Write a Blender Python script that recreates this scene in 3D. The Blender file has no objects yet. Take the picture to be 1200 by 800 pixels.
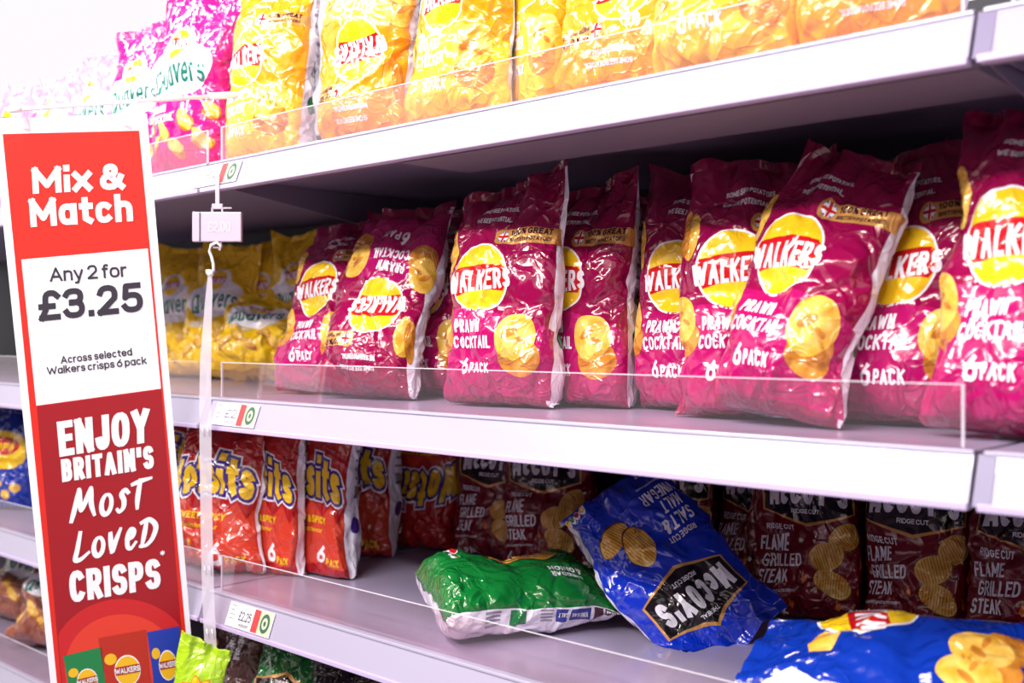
import bpy, math, random
import numpy as np
from mathutils import Vector, Matrix, geometry

# ------------------------------------------------------------------ camera, light, exposure
SC = bpy.context.scene
COL = SC.collection
F = 1268.0                      # focal length in pixels of the 1200x800 frame
D = 0.93                        # distance from the lens to the front edge of the shelving
EYE = 1.35                      # lens height above the floor
CS, SN = 0.7346, 0.6784         # the lens looks 42.7 degrees to the left of straight on

cam = bpy.data.cameras.new('camera')
cam.sensor_width = 36.0
cam.lens = F / 1200 * 36
cam.shift_y = -0.005
cam.clip_start = 0.01
cam.dof.use_dof = True
cam.dof.focus_distance = 1.46
cam.dof.aperture_fstop = 4.0
camo = bpy.data.objects.new('camera', cam)
camo.location = (0, -D, EYE)
camo.rotation_euler = (math.pi / 2, 0, math.atan2(SN, CS))
COL.objects.link(camo)
SC.camera = camo

w = bpy.data.worlds.new('store_light')
SC.world = w
w.use_nodes = True
w.node_tree.nodes['Background'].inputs[0].default_value = (1.0, 0.965, 0.99, 1)
w.node_tree.nodes['Background'].inputs[1].default_value = 1.0

def area(name, loc, target, sx, sy, power, col=(1, .97, .98)):
    l = bpy.data.lights.new(name, 'AREA')
    l.shape = 'RECTANGLE'; l.size = sx; l.size_y = sy; l.energy = power; l.color = col
    o = bpy.data.objects.new(name, l)
    o.location = loc
    d = Vector(target) - Vector(loc)
    o.rotation_euler = d.to_track_quat('-Z', 'Y').to_euler()
    COL.objects.link(o)
    return o
area('ceiling_strip_light', (-1.7, -0.75, EYE + 1.35), (-1.2, 0.1, EYE), 2.8, 0.12, 58)
area('ceiling_strip_light', (0.6, -1.5, EYE + 1.5), (-0.6, 0.1, EYE - .2), 2.4, 0.12, 34)
area('ceiling_strip_light', (-1.2, -2.0, EYE + 1.3), (-1.0, 0.2, EYE - .3), 3.0, 0.12, 78)

SC.view_settings.view_transform = 'Standard'
SC.view_settings.look = 'None'
SC.view_settings.exposure = 0.0
SC.view_settings.gamma = 1.0
SC.view_settings.use_curve_mapping = False
try:
    SC.cycles.transparent_max_bounces = 24
    SC.cycles.max_bounces = 8
except Exception:
    pass

# ------------------------------------------------------------------ where a picture point lies in the shop
def ray(px, py):
    x = (px - 600) / F; h = (394 - py) / F
    return Vector((CS * x - SN, SN * x + CS, h))        # per metre of forward distance
def on_depth(px, Y, py=394):
    r = ray(px, py); t = (Y + D) / r.y
    return Vector((r.x * t, Y, EYE + r.z * t))
def on_height(px, py, Z):
    r = ray(px, py); t = (Z - EYE) / r.z
    return Vector((r.x * t, r.y * t - D, Z))
def at_z(px, py, z):
    r = ray(px, py)
    return Vector((r.x * z, r.y * z - D, EYE + r.z * z))

# ------------------------------------------------------------------ materials
MATS = {}
def srgb(c):
    return tuple(((v / 255) / 12.92 if v / 255 < .04045 else ((v / 255 + .055) / 1.055) ** 2.4) for v in c) + (1,)
def film(key, c, rough=.15, coat=.4, bump=.5, metal=0.0, c2=None):
    """glossy printed plastic film with a fine crinkle"""
    if key in MATS: return MATS[key]
    m = bpy.data.materials.new(key); m.use_nodes = True
    nt = m.node_tree; b = nt.nodes['Principled BSDF']
    b.inputs['Base Color'].default_value = srgb(c)
    b.inputs['Roughness'].default_value = rough
    b.inputs['Metallic'].default_value = metal
    b.inputs['Coat Weight'].default_value = coat
    b.inputs['Coat Roughness'].default_value = .07
    b.inputs['Specular IOR Level'].default_value = .75
    b.inputs['Specular Tint'].default_value = (1, .88, .78, 1)
    tc = nt.nodes.new('ShaderNodeTexCoord')
    if c2:
        nz = nt.nodes.new('ShaderNodeTexNoise'); nz.inputs['Scale'].default_value = 60; nz.inputs['Detail'].default_value = 4
        nt.links.new(tc.outputs['Object'], nz.inputs['Vector'])
        rp = nt.nodes.new('ShaderNodeValToRGB')
        rp.color_ramp.elements[0].position = .38; rp.color_ramp.elements[1].position = .66
        rp.color_ramp.elements[0].color = srgb(c); rp.color_ramp.elements[1].color = srgb(c2)
        nt.links.new(nz.outputs['Fac'], rp.inputs['Fac'])
        nt.links.new(rp.outputs['Color'], b.inputs['Base Color'])
    if bump:
        n1 = nt.nodes.new('ShaderNodeTexNoise'); n1.inputs['Scale'].default_value = 11; n1.inputs['Detail'].default_value = 2
        nt.links.new(tc.outputs['Object'], n1.inputs['Vector'])
        wv = nt.nodes.new('ShaderNodeMixRGB'); wv.inputs[0].default_value = .10
        nt.links.new(tc.outputs['Object'], wv.inputs[1]); nt.links.new(n1.outputs['Color'], wv.inputs[2])
        def ridges(scale, cut):
            v = nt.nodes.new('ShaderNodeTexVoronoi'); v.feature = 'DISTANCE_TO_EDGE'; v.inputs['Scale'].default_value = scale
            nt.links.new(wv.outputs['Color'], v.inputs['Vector'])
            mn = nt.nodes.new('ShaderNodeMath'); mn.operation = 'MINIMUM'; mn.inputs[1].default_value = cut
            nt.links.new(v.outputs['Distance'], mn.inputs[0])
            return mn
        r1, r2 = ridges(21, .17), ridges(47, .12)
        n2 = nt.nodes.new('ShaderNodeTexNoise'); n2.inputs['Scale'].default_value = 9
        nt.links.new(tc.outputs['Object'], n2.inputs['Vector'])
        mk = nt.nodes.new('ShaderNodeMapRange'); mk.inputs[1].default_value = .42; mk.inputs[2].default_value = .62
        nt.links.new(n2.outputs['Fac'], mk.inputs[0])
        mm = nt.nodes.new('ShaderNodeMath'); mm.operation = 'MULTIPLY'
        nt.links.new(r2.outputs[0], mm.inputs[0]); nt.links.new(mk.outputs[0], mm.inputs[1])
        ad = nt.nodes.new('ShaderNodeMath'); ad.operation = 'ADD'
        nt.links.new(r1.outputs[0], ad.inputs[0]); nt.links.new(mm.outputs[0], ad.inputs[1])
        bp = nt.nodes.new('ShaderNodeBump'); bp.inputs['Strength'].default_value = bump; bp.inputs['Distance'].default_value = .022; bp.invert = True
        nt.links.new(ad.outputs[0], bp.inputs['Height'])
        nt.links.new(bp.outputs['Normal'], b.inputs['Normal'])
        nt.links.new(bp.outputs['Normal'], b.inputs['Coat Normal'])
    MATS[key] = m
    return m
def plain(key, c, rough=.5, metal=0.0, noise=0.0, coat=0.0):
    if key in MATS: return MATS[key]
    m = bpy.data.materials.new(key); m.use_nodes = True
    nt = m.node_tree; b = nt.nodes['Principled BSDF']
    b.inputs['Base Color'].default_value = srgb(c)
    b.inputs['Roughness'].default_value = rough; b.inputs['Metallic'].default_value = metal
    b.inputs['Coat Weight'].default_value = coat
    if noise:
        tc = nt.nodes.new('ShaderNodeTexCoord'); nz = nt.nodes.new('ShaderNodeTexNoise')
        nz.inputs['Scale'].default_value = 9; nz.inputs['Detail'].default_value = 5
        nt.links.new(tc.outputs['Object'], nz.inputs['Vector'])
        mr = nt.nodes.new('ShaderNodeMapRange')
        mr.inputs[3].default_value = max(0, rough - noise); mr.inputs[4].default_value = min(1, rough + noise)
        nt.links.new(nz.outputs['Fac'], mr.inputs[0]); nt.links.new(mr.outputs[0], b.inputs['Roughness'])
    MATS[key] = m
    return m
def clear(key, tint, gloss=.10, rough=.06, haze=0.0):
    """thin clear plastic sheet: lets light through, reflects at grazing angles"""
    if key in MATS: return MATS[key]
    m = bpy.data.materials.new(key); m.use_nodes = True
    nt = m.node_tree; nt.nodes.remove(nt.nodes['Principled BSDF'])
    out = nt.nodes['Material Output']
    tr = nt.nodes.new('ShaderNodeBsdfTransparent'); tr.inputs[0].default_value = tint + (1,)
    gl = nt.nodes.new('ShaderNodeBsdfGlossy'); gl.inputs['Roughness'].default_value = rough
    df = nt.nodes.new('ShaderNodeBsdfDiffuse'); df.inputs[0].default_value = (.9, .86, .9, 1)
    lw = nt.nodes.new('ShaderNodeLayerWeight'); lw.inputs[0].default_value = .25
    mu = nt.nodes.new('ShaderNodeMath'); mu.operation = 'MULTIPLY_ADD'; mu.inputs[1].default_value = .22; mu.inputs[2].default_value = gloss * .4
    nt.links.new(lw.outputs['Fresnel'], mu.inputs[0])
    m1 = nt.nodes.new('ShaderNodeMixShader'); m2 = nt.nodes.new('ShaderNodeMixShader')
    nt.links.new(mu.outputs[0], m1.inputs[0]); nt.links.new(tr.outputs[0], m1.inputs[1]); nt.links.new(gl.outputs[0], m1.inputs[2])
    m2.inputs[0].default_value = haze
    nt.links.new(m1.outputs[0], m2.inputs[1]); nt.links.new(df.outputs[0], m2.inputs[2])
    nt.links.new(m2.outputs[0], out.inputs['Surface'])
    MATS[key] = m
    return m

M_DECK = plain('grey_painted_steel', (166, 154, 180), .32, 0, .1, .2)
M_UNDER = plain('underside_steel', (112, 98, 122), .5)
M_CHAN = plain('channel_steel', (112, 102, 120), .5)
M_FASC = plain('white_ticket_rail', (166, 158, 177), .3, 0, 0, .3)
M_CAP = plain('rail_cap_grey', (120, 108, 136), .4)
M_LIP = plain('lilac_rail_lip', (190, 172, 206), .4)
M_BACK = plain('dark_back_panel', (30, 26, 34), .6)
M_FLOOR = plain('shop_floor', (150, 146, 150), .25, 0, .1)
M_WHITE = plain('white_card', (250, 247, 250), .45)
M_WHITEP = plain('white_plastic', (246, 240, 246), .35)
M_CLEAR = clear('clear_guard', (.98, .915, .93), .03, .04, .02)
M_EDGE = clear('guard_edge', (.95, .9, .94), .3, .15, .45)
M_STRIP = clear('clear_strip_plastic', (.95, .9, .94), .15, .15, .34)
M_CARDRED = plain('sign_red', (226, 40, 26), .4)
M_CARDDK = plain('sign_dark_red', (164, 16, 28), .4)
M_CARDMID = plain('sign_mid_red', (206, 34, 38), .4)
M_CARDHOT = plain('sign_hot_red', (230, 62, 42), .4)
M_INK = plain('ink_charcoal', (52, 46, 58), .5)

# ------------------------------------------------------------------ object helpers
def link(name, data, parent=None):
    o = bpy.data.objects.new(name, data); COL.objects.link(o)
    if parent is not None: o.parent = parent
    return o
def mesh_from(name, verts, faces, mats, midx=None, smooth=True, normals=None):
    me = bpy.data.meshes.new(name)
    me.from_pydata([tuple(v) for v in verts], [], faces)
    for m in mats: me.materials.append(m)
    if midx is not None: me.polygons.foreach_set('material_index', np.asarray(midx, dtype=np.int32))
    me.polygons.foreach_set('use_smooth', np.full(len(me.polygons), bool(smooth)))
    me.update()
    if normals is not None and len(normals):
        me.normals_split_custom_set_from_vertices([tuple(n) for n in normals])
    return me
def thing(name, label, cat, loc=(0, 0, 0), group=None, rot=None):
    o = link(name, None)
    o.empty_display_size = .03
    o.location = loc
    if rot: o.rotation_euler = rot
    o['label'] = label; o['category'] = cat
    if group: o['group'] = group
    return o
def tag(o, label, cat, group=None):
    o['label'] = label; o['category'] = cat
    if group: o['group'] = group
    return o
class Solid:
    """collects boxes, prisms and tubes for one mesh"""
    def __init__(s): s.v = []; s.f = []; s.m = []
    def box(s, a, b, m=0):
        x0, y0, z0 = a; x1, y1, z1 = b; k = len(s.v)
        s.v += [(x0, y0, z0), (x1, y0, z0), (x1, y1, z0), (x0, y1, z0), (x0, y0, z1), (x1, y0, z1), (x1, y1, z1), (x0, y1, z1)]
        for q in ((3, 2, 1, 0), (4, 5, 6, 7), (0, 1, 5, 4), (1, 2, 6, 5), (2, 3, 7, 6), (3, 0, 4, 7)):
            s.f.append(tuple(k + i for i in q)); s.m.append(m)
        return s
    def extrude_x(s, prof, x0, x1, m=0):
        k = len(s.v); n = len(prof)
        s.v += [(x0, y, z) for y, z in prof] + [(x1, y, z) for y, z in prof]
        for i in range(n):
            j = (i + 1) % n
            s.f.append((k + i, k + n + i, k + n + j, k + j)); s.m.append(m)
        s.f.append(tuple(k + i for i in range(n))); s.f.append(tuple(k + n + i for i in reversed(range(n)))); s.m += [m, m]
        return s
    def hexa(s, p, m=0):
        k = len(s.v); s.v += [tuple(q) for q in p]
        for q in ((3, 2, 1, 0), (4, 5, 6, 7), (0, 1, 5, 4), (1, 2, 6, 5), (2, 3, 7, 6), (3, 0, 4, 7)):
            s.f.append(tuple(k + i for i in q)); s.m.append(m)
        return s
    def tube(s, pts, r, n=10, m=0):
        pts = [Vector(p) for p in pts]; k = len(s.v); L = len(pts)
        rs = r if isinstance(r, (list, tuple)) else [r] * L
        up = Vector((.13, .31, .94))
        for i, p in enumerate(pts):
            t = (pts[min(i + 1, L - 1)] - pts[max(i - 1, 0)]).normalized()
            a = t.cross(up)
            if a.length < .05: a = t.cross(Vector((1, 0, 0)))
            a.normalize(); b = t.cross(a)
            for j in range(n):
                an = 2 * math.pi * j / n
                s.v.append(tuple(p + a * (rs[i] * math.cos(an)) + b * (rs[i] * math.sin(an))))
        for i in range(L - 1):
            for j in range(n):
                q = (j + 1) % n
                s.f.append((k + i * n + j, k + i * n + q, k + (i + 1) * n + q, k + (i + 1) * n + j)); s.m.append(m)
        s.f.append(tuple(k + j for j in reversed(range(n)))); s.f.append(tuple(k + (L - 1) * n + j for j in range(n))); s.m += [m, m]
        return s
    def build(s, name, mats, parent=None, smooth=False, bevel=0.0):
        if not isinstance(mats, (list, tuple)): mats = [mats]
        me = mesh_from(name, s.v, s.f, mats, s.m, smooth)
        import bmesh
        bm = bmesh.new(); bm.from_mesh(me); bmesh.ops.recalc_face_normals(bm, faces=bm.faces); bm.to_mesh(me); bm.free()
        o = link(name, me, parent)
        if bevel:
            md = o.modifiers.new('soft_edge', 'BEVEL'); md.width = bevel; md.segments = 2; md.limit_method = 'ANGLE'
        return o

# ------------------------------------------------------------------ stroke lettering
def E(cx, cy, rx, ry, a0, a1, n=2.5, k=None):
    k = k or max(5, int(abs(a1 - a0) / 20)); o = []
    for i in range(k + 1):
        a = math.radians(a0 + (a1 - a0) * i / k); c, s = math.cos(a), math.sin(a)
        o.append((cx + rx * math.copysign(abs(c) ** (2 / n), c), cy + ry * math.copysign(abs(s) ** (2 / n), s)))
    return o
xh = .70
G = {
 'A': (.95, [[(0, 0), (.5, 1), (1, 0)], [(.2, .3), (.8, .3)]]),
 'B': (.8, [[(0, 0), (0, 1)], [(0, 1)] + E(.5, .77, .42, .23, 90, -90) + [(0, .54)], [(0, .54)] + E(.55, .27, .45, .27, 90, -90) + [(0, 0)]]),
 'C': (.85, [E(.5, .5, .5, .5, 42, 318)]),
 'D': (.85, [[(0, 0), (0, 1)], [(0, 1)] + E(.45, .5, .55, .5, 90, -90) + [(0, 0)]]),
 'E': (.68, [[(0, 0), (0, 1)], [(0, 1), (1, 1)], [(0, .52), (.88, .52)], [(0, 0), (1, 0)]]),
 'F': (.66, [[(0, 0), (0, 1)], [(0, 1), (1, 1)], [(0, .5), (.88, .5)]]),
 'G': (.88, [E(.5, .5, .5, .5, 42, 355) + [(.6, .46)]]),
 'H': (.85, [[(0, 0), (0, 1)], [(1, 0), (1, 1)], [(0, .52), (1, .52)]]),
 'I': (.02, [[(.5, 0), (.5, 1)]]),
 'J': (.6, [[(1, 1)] + E(.5, .3, .5, .3, 0, -170)]),
 'K': (.85, [[(0, 0), (0, 1)], [(1, 1), (.05, .45)], [(.3, .62), (1, 0)]]),
 'L': (.64, [[(0, 1), (0, 0)], [(0, 0), (1, 0)]]),
 'M': (1.1, [[(0, 0), (0, 1)], [(0, 1), (.5, .25), (1, 1)], [(1, 1), (1, 0)]]),
 'N': (.88, [[(0, 0), (0, 1)], [(0, 1), (1, 0)], [(1, 0), (1, 1)]]),
 'O': (.92, [E(.5, .5, .5, .5, 0, 360)]),
 'P': (.78, [[(0, 0), (0, 1)], [(0, 1)] + E(.5, .72, .5, .28, 90, -90) + [(0, .44)]]),
 'Q': (.92, [E(.5, .5, .5, .5, 0, 360), [(.6, .25), (1, -.05)]]),
 'R': (.82, [[(0, 0), (0, 1)], [(0, 1)] + E(.5, .74, .48, .26, 90, -90) + [(0, .48)], [(.5, .48), (1, 0)]]),
 'S': (.78, [E(.5, .75, .48, .25, 25, 270) + E(.5, .25, .5, .25, 90, -155)[1:]]),
 'T': (.78, [[(0, 1), (1, 1)], [(.5, 1), (.5, 0)]]),
 'U': (.85, [[(0, 1)] + E(.5, .35, .5, .35, 180, 360) + [(1, 1)]]),
 'V': (.92, [[(0, 1), (.5, 0), (1, 1)]]),
 'W': (1.5, [[(0, 1), (.24, 0), (.5, .85), (.76, 0), (1, 1)]]),
 'X': (.88, [[(0, 0), (1, 1)], [(0, 1), (1, 0)]]),
 'Y': (.88, [[(0, 1), (.5, .45), (1, 1)], [(.5, .45), (.5, 0)]]),
 'Z': (.8, [[(0, 1), (1, 1)], [(1, 1), (0, 0)], [(0, 0), (1, 0)]]),
 '0': (.75, [E(.5, .5, .5, .5, 0, 360)]),
 '1': (.3, [[(0, .8), (.8, 1)], [(.8, 1), (.8, 0)]]),
 '2': (.72, [E(.48, .7, .48, .3, 165, -25) + [(0, 0)], [(0, 0), (1, 0)]]),
 '3': (.72, [E(.45, .76, .48, .24, 160, -90) + [(.35, .52)], [(.4, .54)] + E(.48, .27, .52, .27, 90, -160)]),
 '4': (.8, [[(.75, 0), (.75, 1), (0, .28), (1, .28)]]),
 '5': (.72, [[(.9, 1), (.12, 1), (.05, .52)] + E(.48, .31, .52, .31, 115, -155)]),
 '6': (.74, [[(.75, 1), (.2, .6)] + E(.5, .31, .5, .31, 150, 510)]),
 '7': (.72, [[(0, 1), (1, 1)], [(1, 1), (.35, 0)]]),
 '8': (.74, [E(.5, .76, .42, .24, 0, 360), E(.5, .27, .5, .27, 0, 360)]),
 '9': (.74, [[(.25, 0), (.8, .4)] + E(.5, .69, .5, .31, -30, 330)]),
 '%': (.95, [[(.1, 0), (.9, 1)], E(.15, .8, .15, .2, 0, 360), E(.85, .2, .15, .2, 0, 360)]),
 '£': (.78, [[(1, .86)] + E(.62, .76, .34, .24, 45, 180) + [(.28, .3), (.05, 0)], [(.05, 0), (1, 0)], [(.02, .46), (.72, .46)]]),
 '&': (.9, [[(1, 0), (.22, .66)] + E(.42, .8, .23, .2, 200, -20) + [(.5, .56)] + E(.38, .27, .38, .27, 100, 290) + [(.78, .16), (.95, .48)]]),
 '+': (.7, [[(.5, .15), (.5, .85)], [(0, .5), (1, .5)]]),
 '*': (.4, [[(.5, .6), (.5, 1)], [(.1, .7), (.9, .9)], [(.1, .9), (.9, .7)]]),
 "'": (.02, [[(.5, .72), (.5, 1)]]), '.': (.02, [[(.5, 0), (.5, .03)]]), ',': (.02, [[(.5, -.12), (.5, .03)]]),
 '!': (.02, [[(.5, .3), (.5, 1)], [(.5, 0), (.5, .03)]]), '-': (.4, [[(0, .42), (1, .42)]]), '/': (.5, [[(0, 0), (1, 1)]]),
 'a': (.66, [E(.48, xh / 2, .48, xh / 2, 0, 360), [(1, xh), (1, 0)]]),
 'b': (.66, [E(.52, xh / 2, .48, xh / 2, 0, 360), [(0, 1.02), (0, 0)]]),
 'c': (.6, [E(.5, xh / 2, .5, xh / 2, 48, 312)]),
 'd': (.66, [E(.48, xh / 2, .48, xh / 2, 0, 360), [(1, 1.02), (1, 0)]]),
 'e': (.66, [[(0, .36), (1, .36)] + E(.5, xh / 2, .5, xh / 2, 2, 318)]),
 'f': (.4, [[(1, .98)] + E(.75, .8, .4, .2, 100, 180) + [(.35, 0)], [(0, xh - .02), (.9, xh - .02)]]),
 'g': (.66, [E(.48, xh / 2, .48, xh / 2, 0, 360), [(1, xh), (1, -.05)] + E(.5, -.05, .5, .25, 0, -150)]),
 'h': (.62, [[(0, 1.02), (0, 0)], [(0, xh * .55)] + E(.5, xh * .58, .5, xh * .42, 180, 0) + [(1, 0)]]),
 'i': (.02, [[(.5, 0), (.5, .56)], [(.5, 1.04), (.5, 1.06)]]),
 'k': (.62, [[(0, 1.02), (0, 0)], [(.95, xh), (.08, .28)], [(.35, .42), (1, 0)]]),
 'l': (.02, [[(.5, 0), (.5, 1.02)]]),
 'm': (1.05, [[(0, xh), (0, 0)], [(0, xh * .55)] + E(.25, xh * .6, .25, xh * .4, 180, 0) + [(.5, 0)], [(.5, xh * .55)] + E(.75, xh * .6, .25, xh * .4, 180, 0) + [(1, 0)]]),
 'n': (.62, [[(0, xh), (0, 0)], [(0, xh * .55)] + E(.5, xh * .58, .5, xh * .42, 180, 0) + [(1, 0)]]),
 'o': (.7, [E(.5, xh / 2, .5, xh / 2, 0, 360)]),
 'p': (.66, [E(.52, xh / 2, .48, xh / 2, 0, 360), [(0, xh), (0, -.3)]]),
 'q': (.66, [E(.48, xh / 2, .48, xh / 2, 0, 360), [(1, xh), (1, -.3)]]),
 'r': (.36, [[(0, xh), (0, 0)], [(0, xh * .5)] + E(.85, xh * .5, .85, xh * .5, 180, 85)]),
 's': (.54, [E(.5, xh * .76, .47, xh * .24, 25, 270) + E(.5, xh * .26, .5, xh * .26, 90, -155)[1:]]),
 't': (.42, [[(.4, .95), (.4, .12), (.95, .0)], [(0, xh - .02), (1, xh - .02)]]),
 'u': (.62, [[(0, xh)] + E(.5, xh * .4, .5, xh * .4, 180, 360) + [(1, xh)], [(1, xh), (1, 0)]]),
 'v': (.64, [[(0, xh), (.5, 0), (1, xh)]]),
 'w': (.95, [[(0, xh), (.25, 0), (.5, xh), (.75, 0), (1, xh)]]),
 'x': (.64, [[(0, 0), (1, xh)], [(0, xh), (1, 0)]]),
 'y': (.66, [[(0, xh), (.52, 0)], [(1, xh), (.4, -.28), (.1, -.3)]]),
}
# loose brush lettering: long sweeping single strokes
BR = {
 'M': (1.25, [[(0, 0), (.1, .4), (.22, 1), (.3, .55), (.38, .3), (.55, .6), (.72, 1), (.78, .5), (.95, .1)]]),
 'o': (.62, [E(.45, .36, .42, .34, 100, 460, 2)]),
 's': (.5, [[(.95, .66), (.6, .76), (.3, .62), (.6, .4), (.62, .15), (.25, .02), (0, .1)]]),
 't': (.7, [[(.42, 1.02), (.36, .4), (.4, .05)], [(-.1, .92), (.5, 1.0), (1.15, 1.05)]]),
 'L': (.7, [[(.3, 1), (.12, .4), (0, .06), (.4, .02), (1, .2)]]),
 'v': (.6, [[(0, .75), (.22, .05), (.5, .4), (.9, .85)]]),
 'e': (.56, [[(.1, .4), (.6, .46), (.75, .66), (.45, .76), (.15, .5), (.2, .12), (.55, .02), (.95, .2)]]),
 'D': (.8, [[(.3, .92), (.2, .45), (.08, .02)], [(0, .95), (.5, 1.02), (.98, .7), (.8, .25), (.4, .02), (.02, .02)]]),
}
def stroke_polys(pts, hw, cap=True, taper=None):
    P = [Vector(p) for p in pts]
    Q = [P[0]]
    for p in P[1:]:
        if (p - Q[-1]).length > 1e-6: Q.append(p)
    if len(Q) < 2: return []
    closed = (Q[0] - Q[-1]).length < 1e-4 and len(Q) > 3
    out = []
    # split at sharp turns
    runs = [[Q[0]]]
    for i in range(1, len(Q)):
        runs[-1].append(Q[i])
        if 0 < i < len(Q) - 1:
            a = (Q[i] - Q[i - 1]).normalized(); b = (Q[i + 1] - Q[i]).normalized()
            if a.dot(b) < .35:
                runs.append([Q[i]])
                out.append([(Q[i].x + hw * math.cos(k * math.pi / 6), Q[i].y + hw * math.sin(k * math.pi / 6)) for k in range(12)])
    for ri, R in enumerate(runs):
        if len(R) < 2: continue
        R = [p.copy() for p in R]
        cl = closed and len(runs) == 1
        if cap and not cl:
            if ri == 0: R[0] = R[0] - (R[1] - R[0]).normalized() * hw
            if ri == len(runs) - 1: R[-1] = R[-1] + (R[-1] - R[-2]).normalized() * hw
        n = len(R); L = []; Rr = []
        for i in range(n):
            if cl:
                a = R[i] - R[i - 1 if i > 0 else n - 2]; b = R[i + 1 if i < n - 1 else 1] - R[i]
            else:
                a = R[i] - R[i - 1] if i > 0 else R[1] - R[0]
                b = R[i + 1] - R[i] if i < n - 1 else R[i] - R[i - 1]
            a.normalize(); b.normalize(); t = (a + b)
            if t.length < 1e-6: t = a
            t.normalize(); nn = Vector((-t.y, t.x)); k = hw / max(.6, t.dot(a))
            if taper: k *= taper(i / (n - 1))
            L.append(R[i] + nn * k); Rr.append(R[i] - nn * k)
        for i in range(n - 1):
            out.append([tuple(Rr[i]), tuple(Rr[i + 1]), tuple(L[i + 1]), tuple(L[i])])
    return out
def text_polys(s, wd, ht, weight, gap=None, shear=0.0, glyphs=G, fit=True, brush=False):
    """polygons of a line of lettering filling a box wd x ht (capital height); weight = stroke width"""
    n = len(s)
    if gap is None: weight = min(weight, wd / (n - .6 * s.count(' ')) * .30, ht * .28)
    hw = weight / 2
    gap = weight * .5 if gap is None else gap
    su = 0; fixed = 0
    for ch in s:
        if ch == ' ': su += .28; continue
        g = glyphs.get(ch) or glyphs.get(ch.upper()); su += g[0]; fixed += weight + gap
    fixed -= gap
    k = max(.05 * wd / n, (wd - fixed) / su)
    x = 0; out = []
    for ch in s:
        if ch == ' ': x += .28 * k; continue
        gw, st = glyphs.get(ch) or glyphs.get(ch.upper())
        for pl in st:
            pts = [(x + hw + px * gw * k, hw + py * (ht - weight)) for px, py in pl]
            if brush:
                sm = []
                for i in range(len(pts) - 1):
                    p0 = Vector(pts[max(i - 1, 0)]); p1 = Vector(pts[i]); p2 = Vector(pts[i + 1]); p3 = Vector(pts[min(i + 2, len(pts) - 1)])
                    for q in range(4):
                        t = q / 4
                        sm.append(tuple(.5 * ((2 * p1) + (p2 - p0) * t + (2 * p0 - 5 * p1 + 4 * p2 - p3) * t * t + (3 * p1 - p0 - 3 * p2 + p3) * t ** 3)))
                sm.append(pts[-1])
                out += stroke_polys(sm, hw, True, lambda t: .75 + .45 * math.sin(3.0 * t + .3))
            else:
                out += stroke_polys(pts, hw)
        x += gw * k + weight + gap
    if shear: out = [[(px + shear * py, py) for px, py in p] for p in out]
    return out
def ell(cx, cy, rx, ry, n=28, wob=0.0, seed=0, rot=0.0):
    rd = random.Random(seed); ph = [rd.uniform(0, 6.3) for _ in range(3)]; o = []
    c0, s0 = math.cos(rot), math.sin(rot)
    for i in range(n):
        a = 2 * math.pi * i / n
        r = 1 + wob * (math.sin(2 * a + ph[0]) + .6 * math.sin(3 * a + ph[1]) + .35 * math.sin(5 * a + ph[2]))
        x, y = rx * r * math.cos(a), ry * r * math.sin(a)
        o.append((cx + x * c0 - y * s0, cy + x * s0 + y * c0))
    return o
def band(x0, x1, top, bot, n=12):
    """area between two curves top(t), bot(t), t in 0..1"""
    o = []
    for i in range(n):
        a, b = i / n, (i + 1) / n
        xa, xb = x0 + (x1 - x0) * a, x0 + (x1 - x0) * b
        o.append([(xa, bot(a)), (xb, bot(b)), (xb, top(b)), (xa, top(a))])
    return o

class Art:
    """flat printed design: list of (part, material, polygon, layer)"""
    def __init__(s): s.items = []
    def poly(s, part, mat, pts, lay=0):
        if len(pts) > 4:
            tri = geometry.tessellate_polygon([[Vector((p[0], p[1], 0)) for p in pts]])
            for t in tri: s._add(part, mat, [pts[i] for i in t], lay)
        else: s._add(part, mat, pts, lay)
    def _add(s, part, mat, p, lay):
        ar = sum(p[i][0] * p[(i + 1) % len(p)][1] - p[(i + 1) % len(p)][0] * p[i][1] for i in range(len(p)))
        if abs(ar) < 1e-7: return
        if ar < 0: p = p[::-1]
        s.items.append((part, mat, [tuple(q) for q in p], lay))
    def polys(s, part, mat, pl, lay=0, fn=None):
        for p in pl: s.poly(part, mat, [fn(*q) for q in p] if fn else p, lay)
    def text(s, part, mat, txt, x, y, wd, ht, weight, lay=1, rot=0.0, fn=None, **kw):
        c, sn = math.cos(rot), math.sin(rot)
        pl = text_polys(txt, wd, ht, weight, **kw)
        for i, p in enumerate(pl):
            q = [(x + a * c - b * sn, y + a * sn + b * c) for a, b in p]
            s.poly(part, mat, [fn(*u) for u in q] if fn else q, lay + .07 * (i % 7))

# ------------------------------------------------------------------ bag printing designs, in cm on a 27 x 30 front (x = 0 in the middle)
NU, NV = 176, 104
PW, PH = 54.0, 30.0
SA, SB = PW / NU, PH / NV
def clip(poly, ax, val, keep_less):
    o = []; n = len(poly)
    for i in range(n):
        p, q = poly[i], poly[(i + 1) % n]
        dp, dq = p[ax] - val, q[ax] - val
        if not keep_less: dp, dq = -dp, -dq
        if dp <= 0: o.append(p)
        if (dp < 0 < dq) or (dq < 0 < dp):
            t = dp / (dp - dq); o.append((p[0] + (q[0] - p[0]) * t, p[1] + (q[1] - p[1]) * t))
    return o
def split(poly, ax, step):
    lo = min(p[ax] for p in poly); hi = max(p[ax] for p in poly)
    i0 = math.floor(lo / step + 1e-6); i1 = math.ceil(hi / step - 1e-6)
    out = []; rest = poly
    for i in range(i0 + 1, i1):
        a = clip(rest, ax, i * step, True); rest = clip(rest, ax, i * step, False)
        if len(a) > 2: out.append(a)
        if len(rest) < 3: break
    if len(rest) > 2: out.append(rest)
    return out
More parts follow.
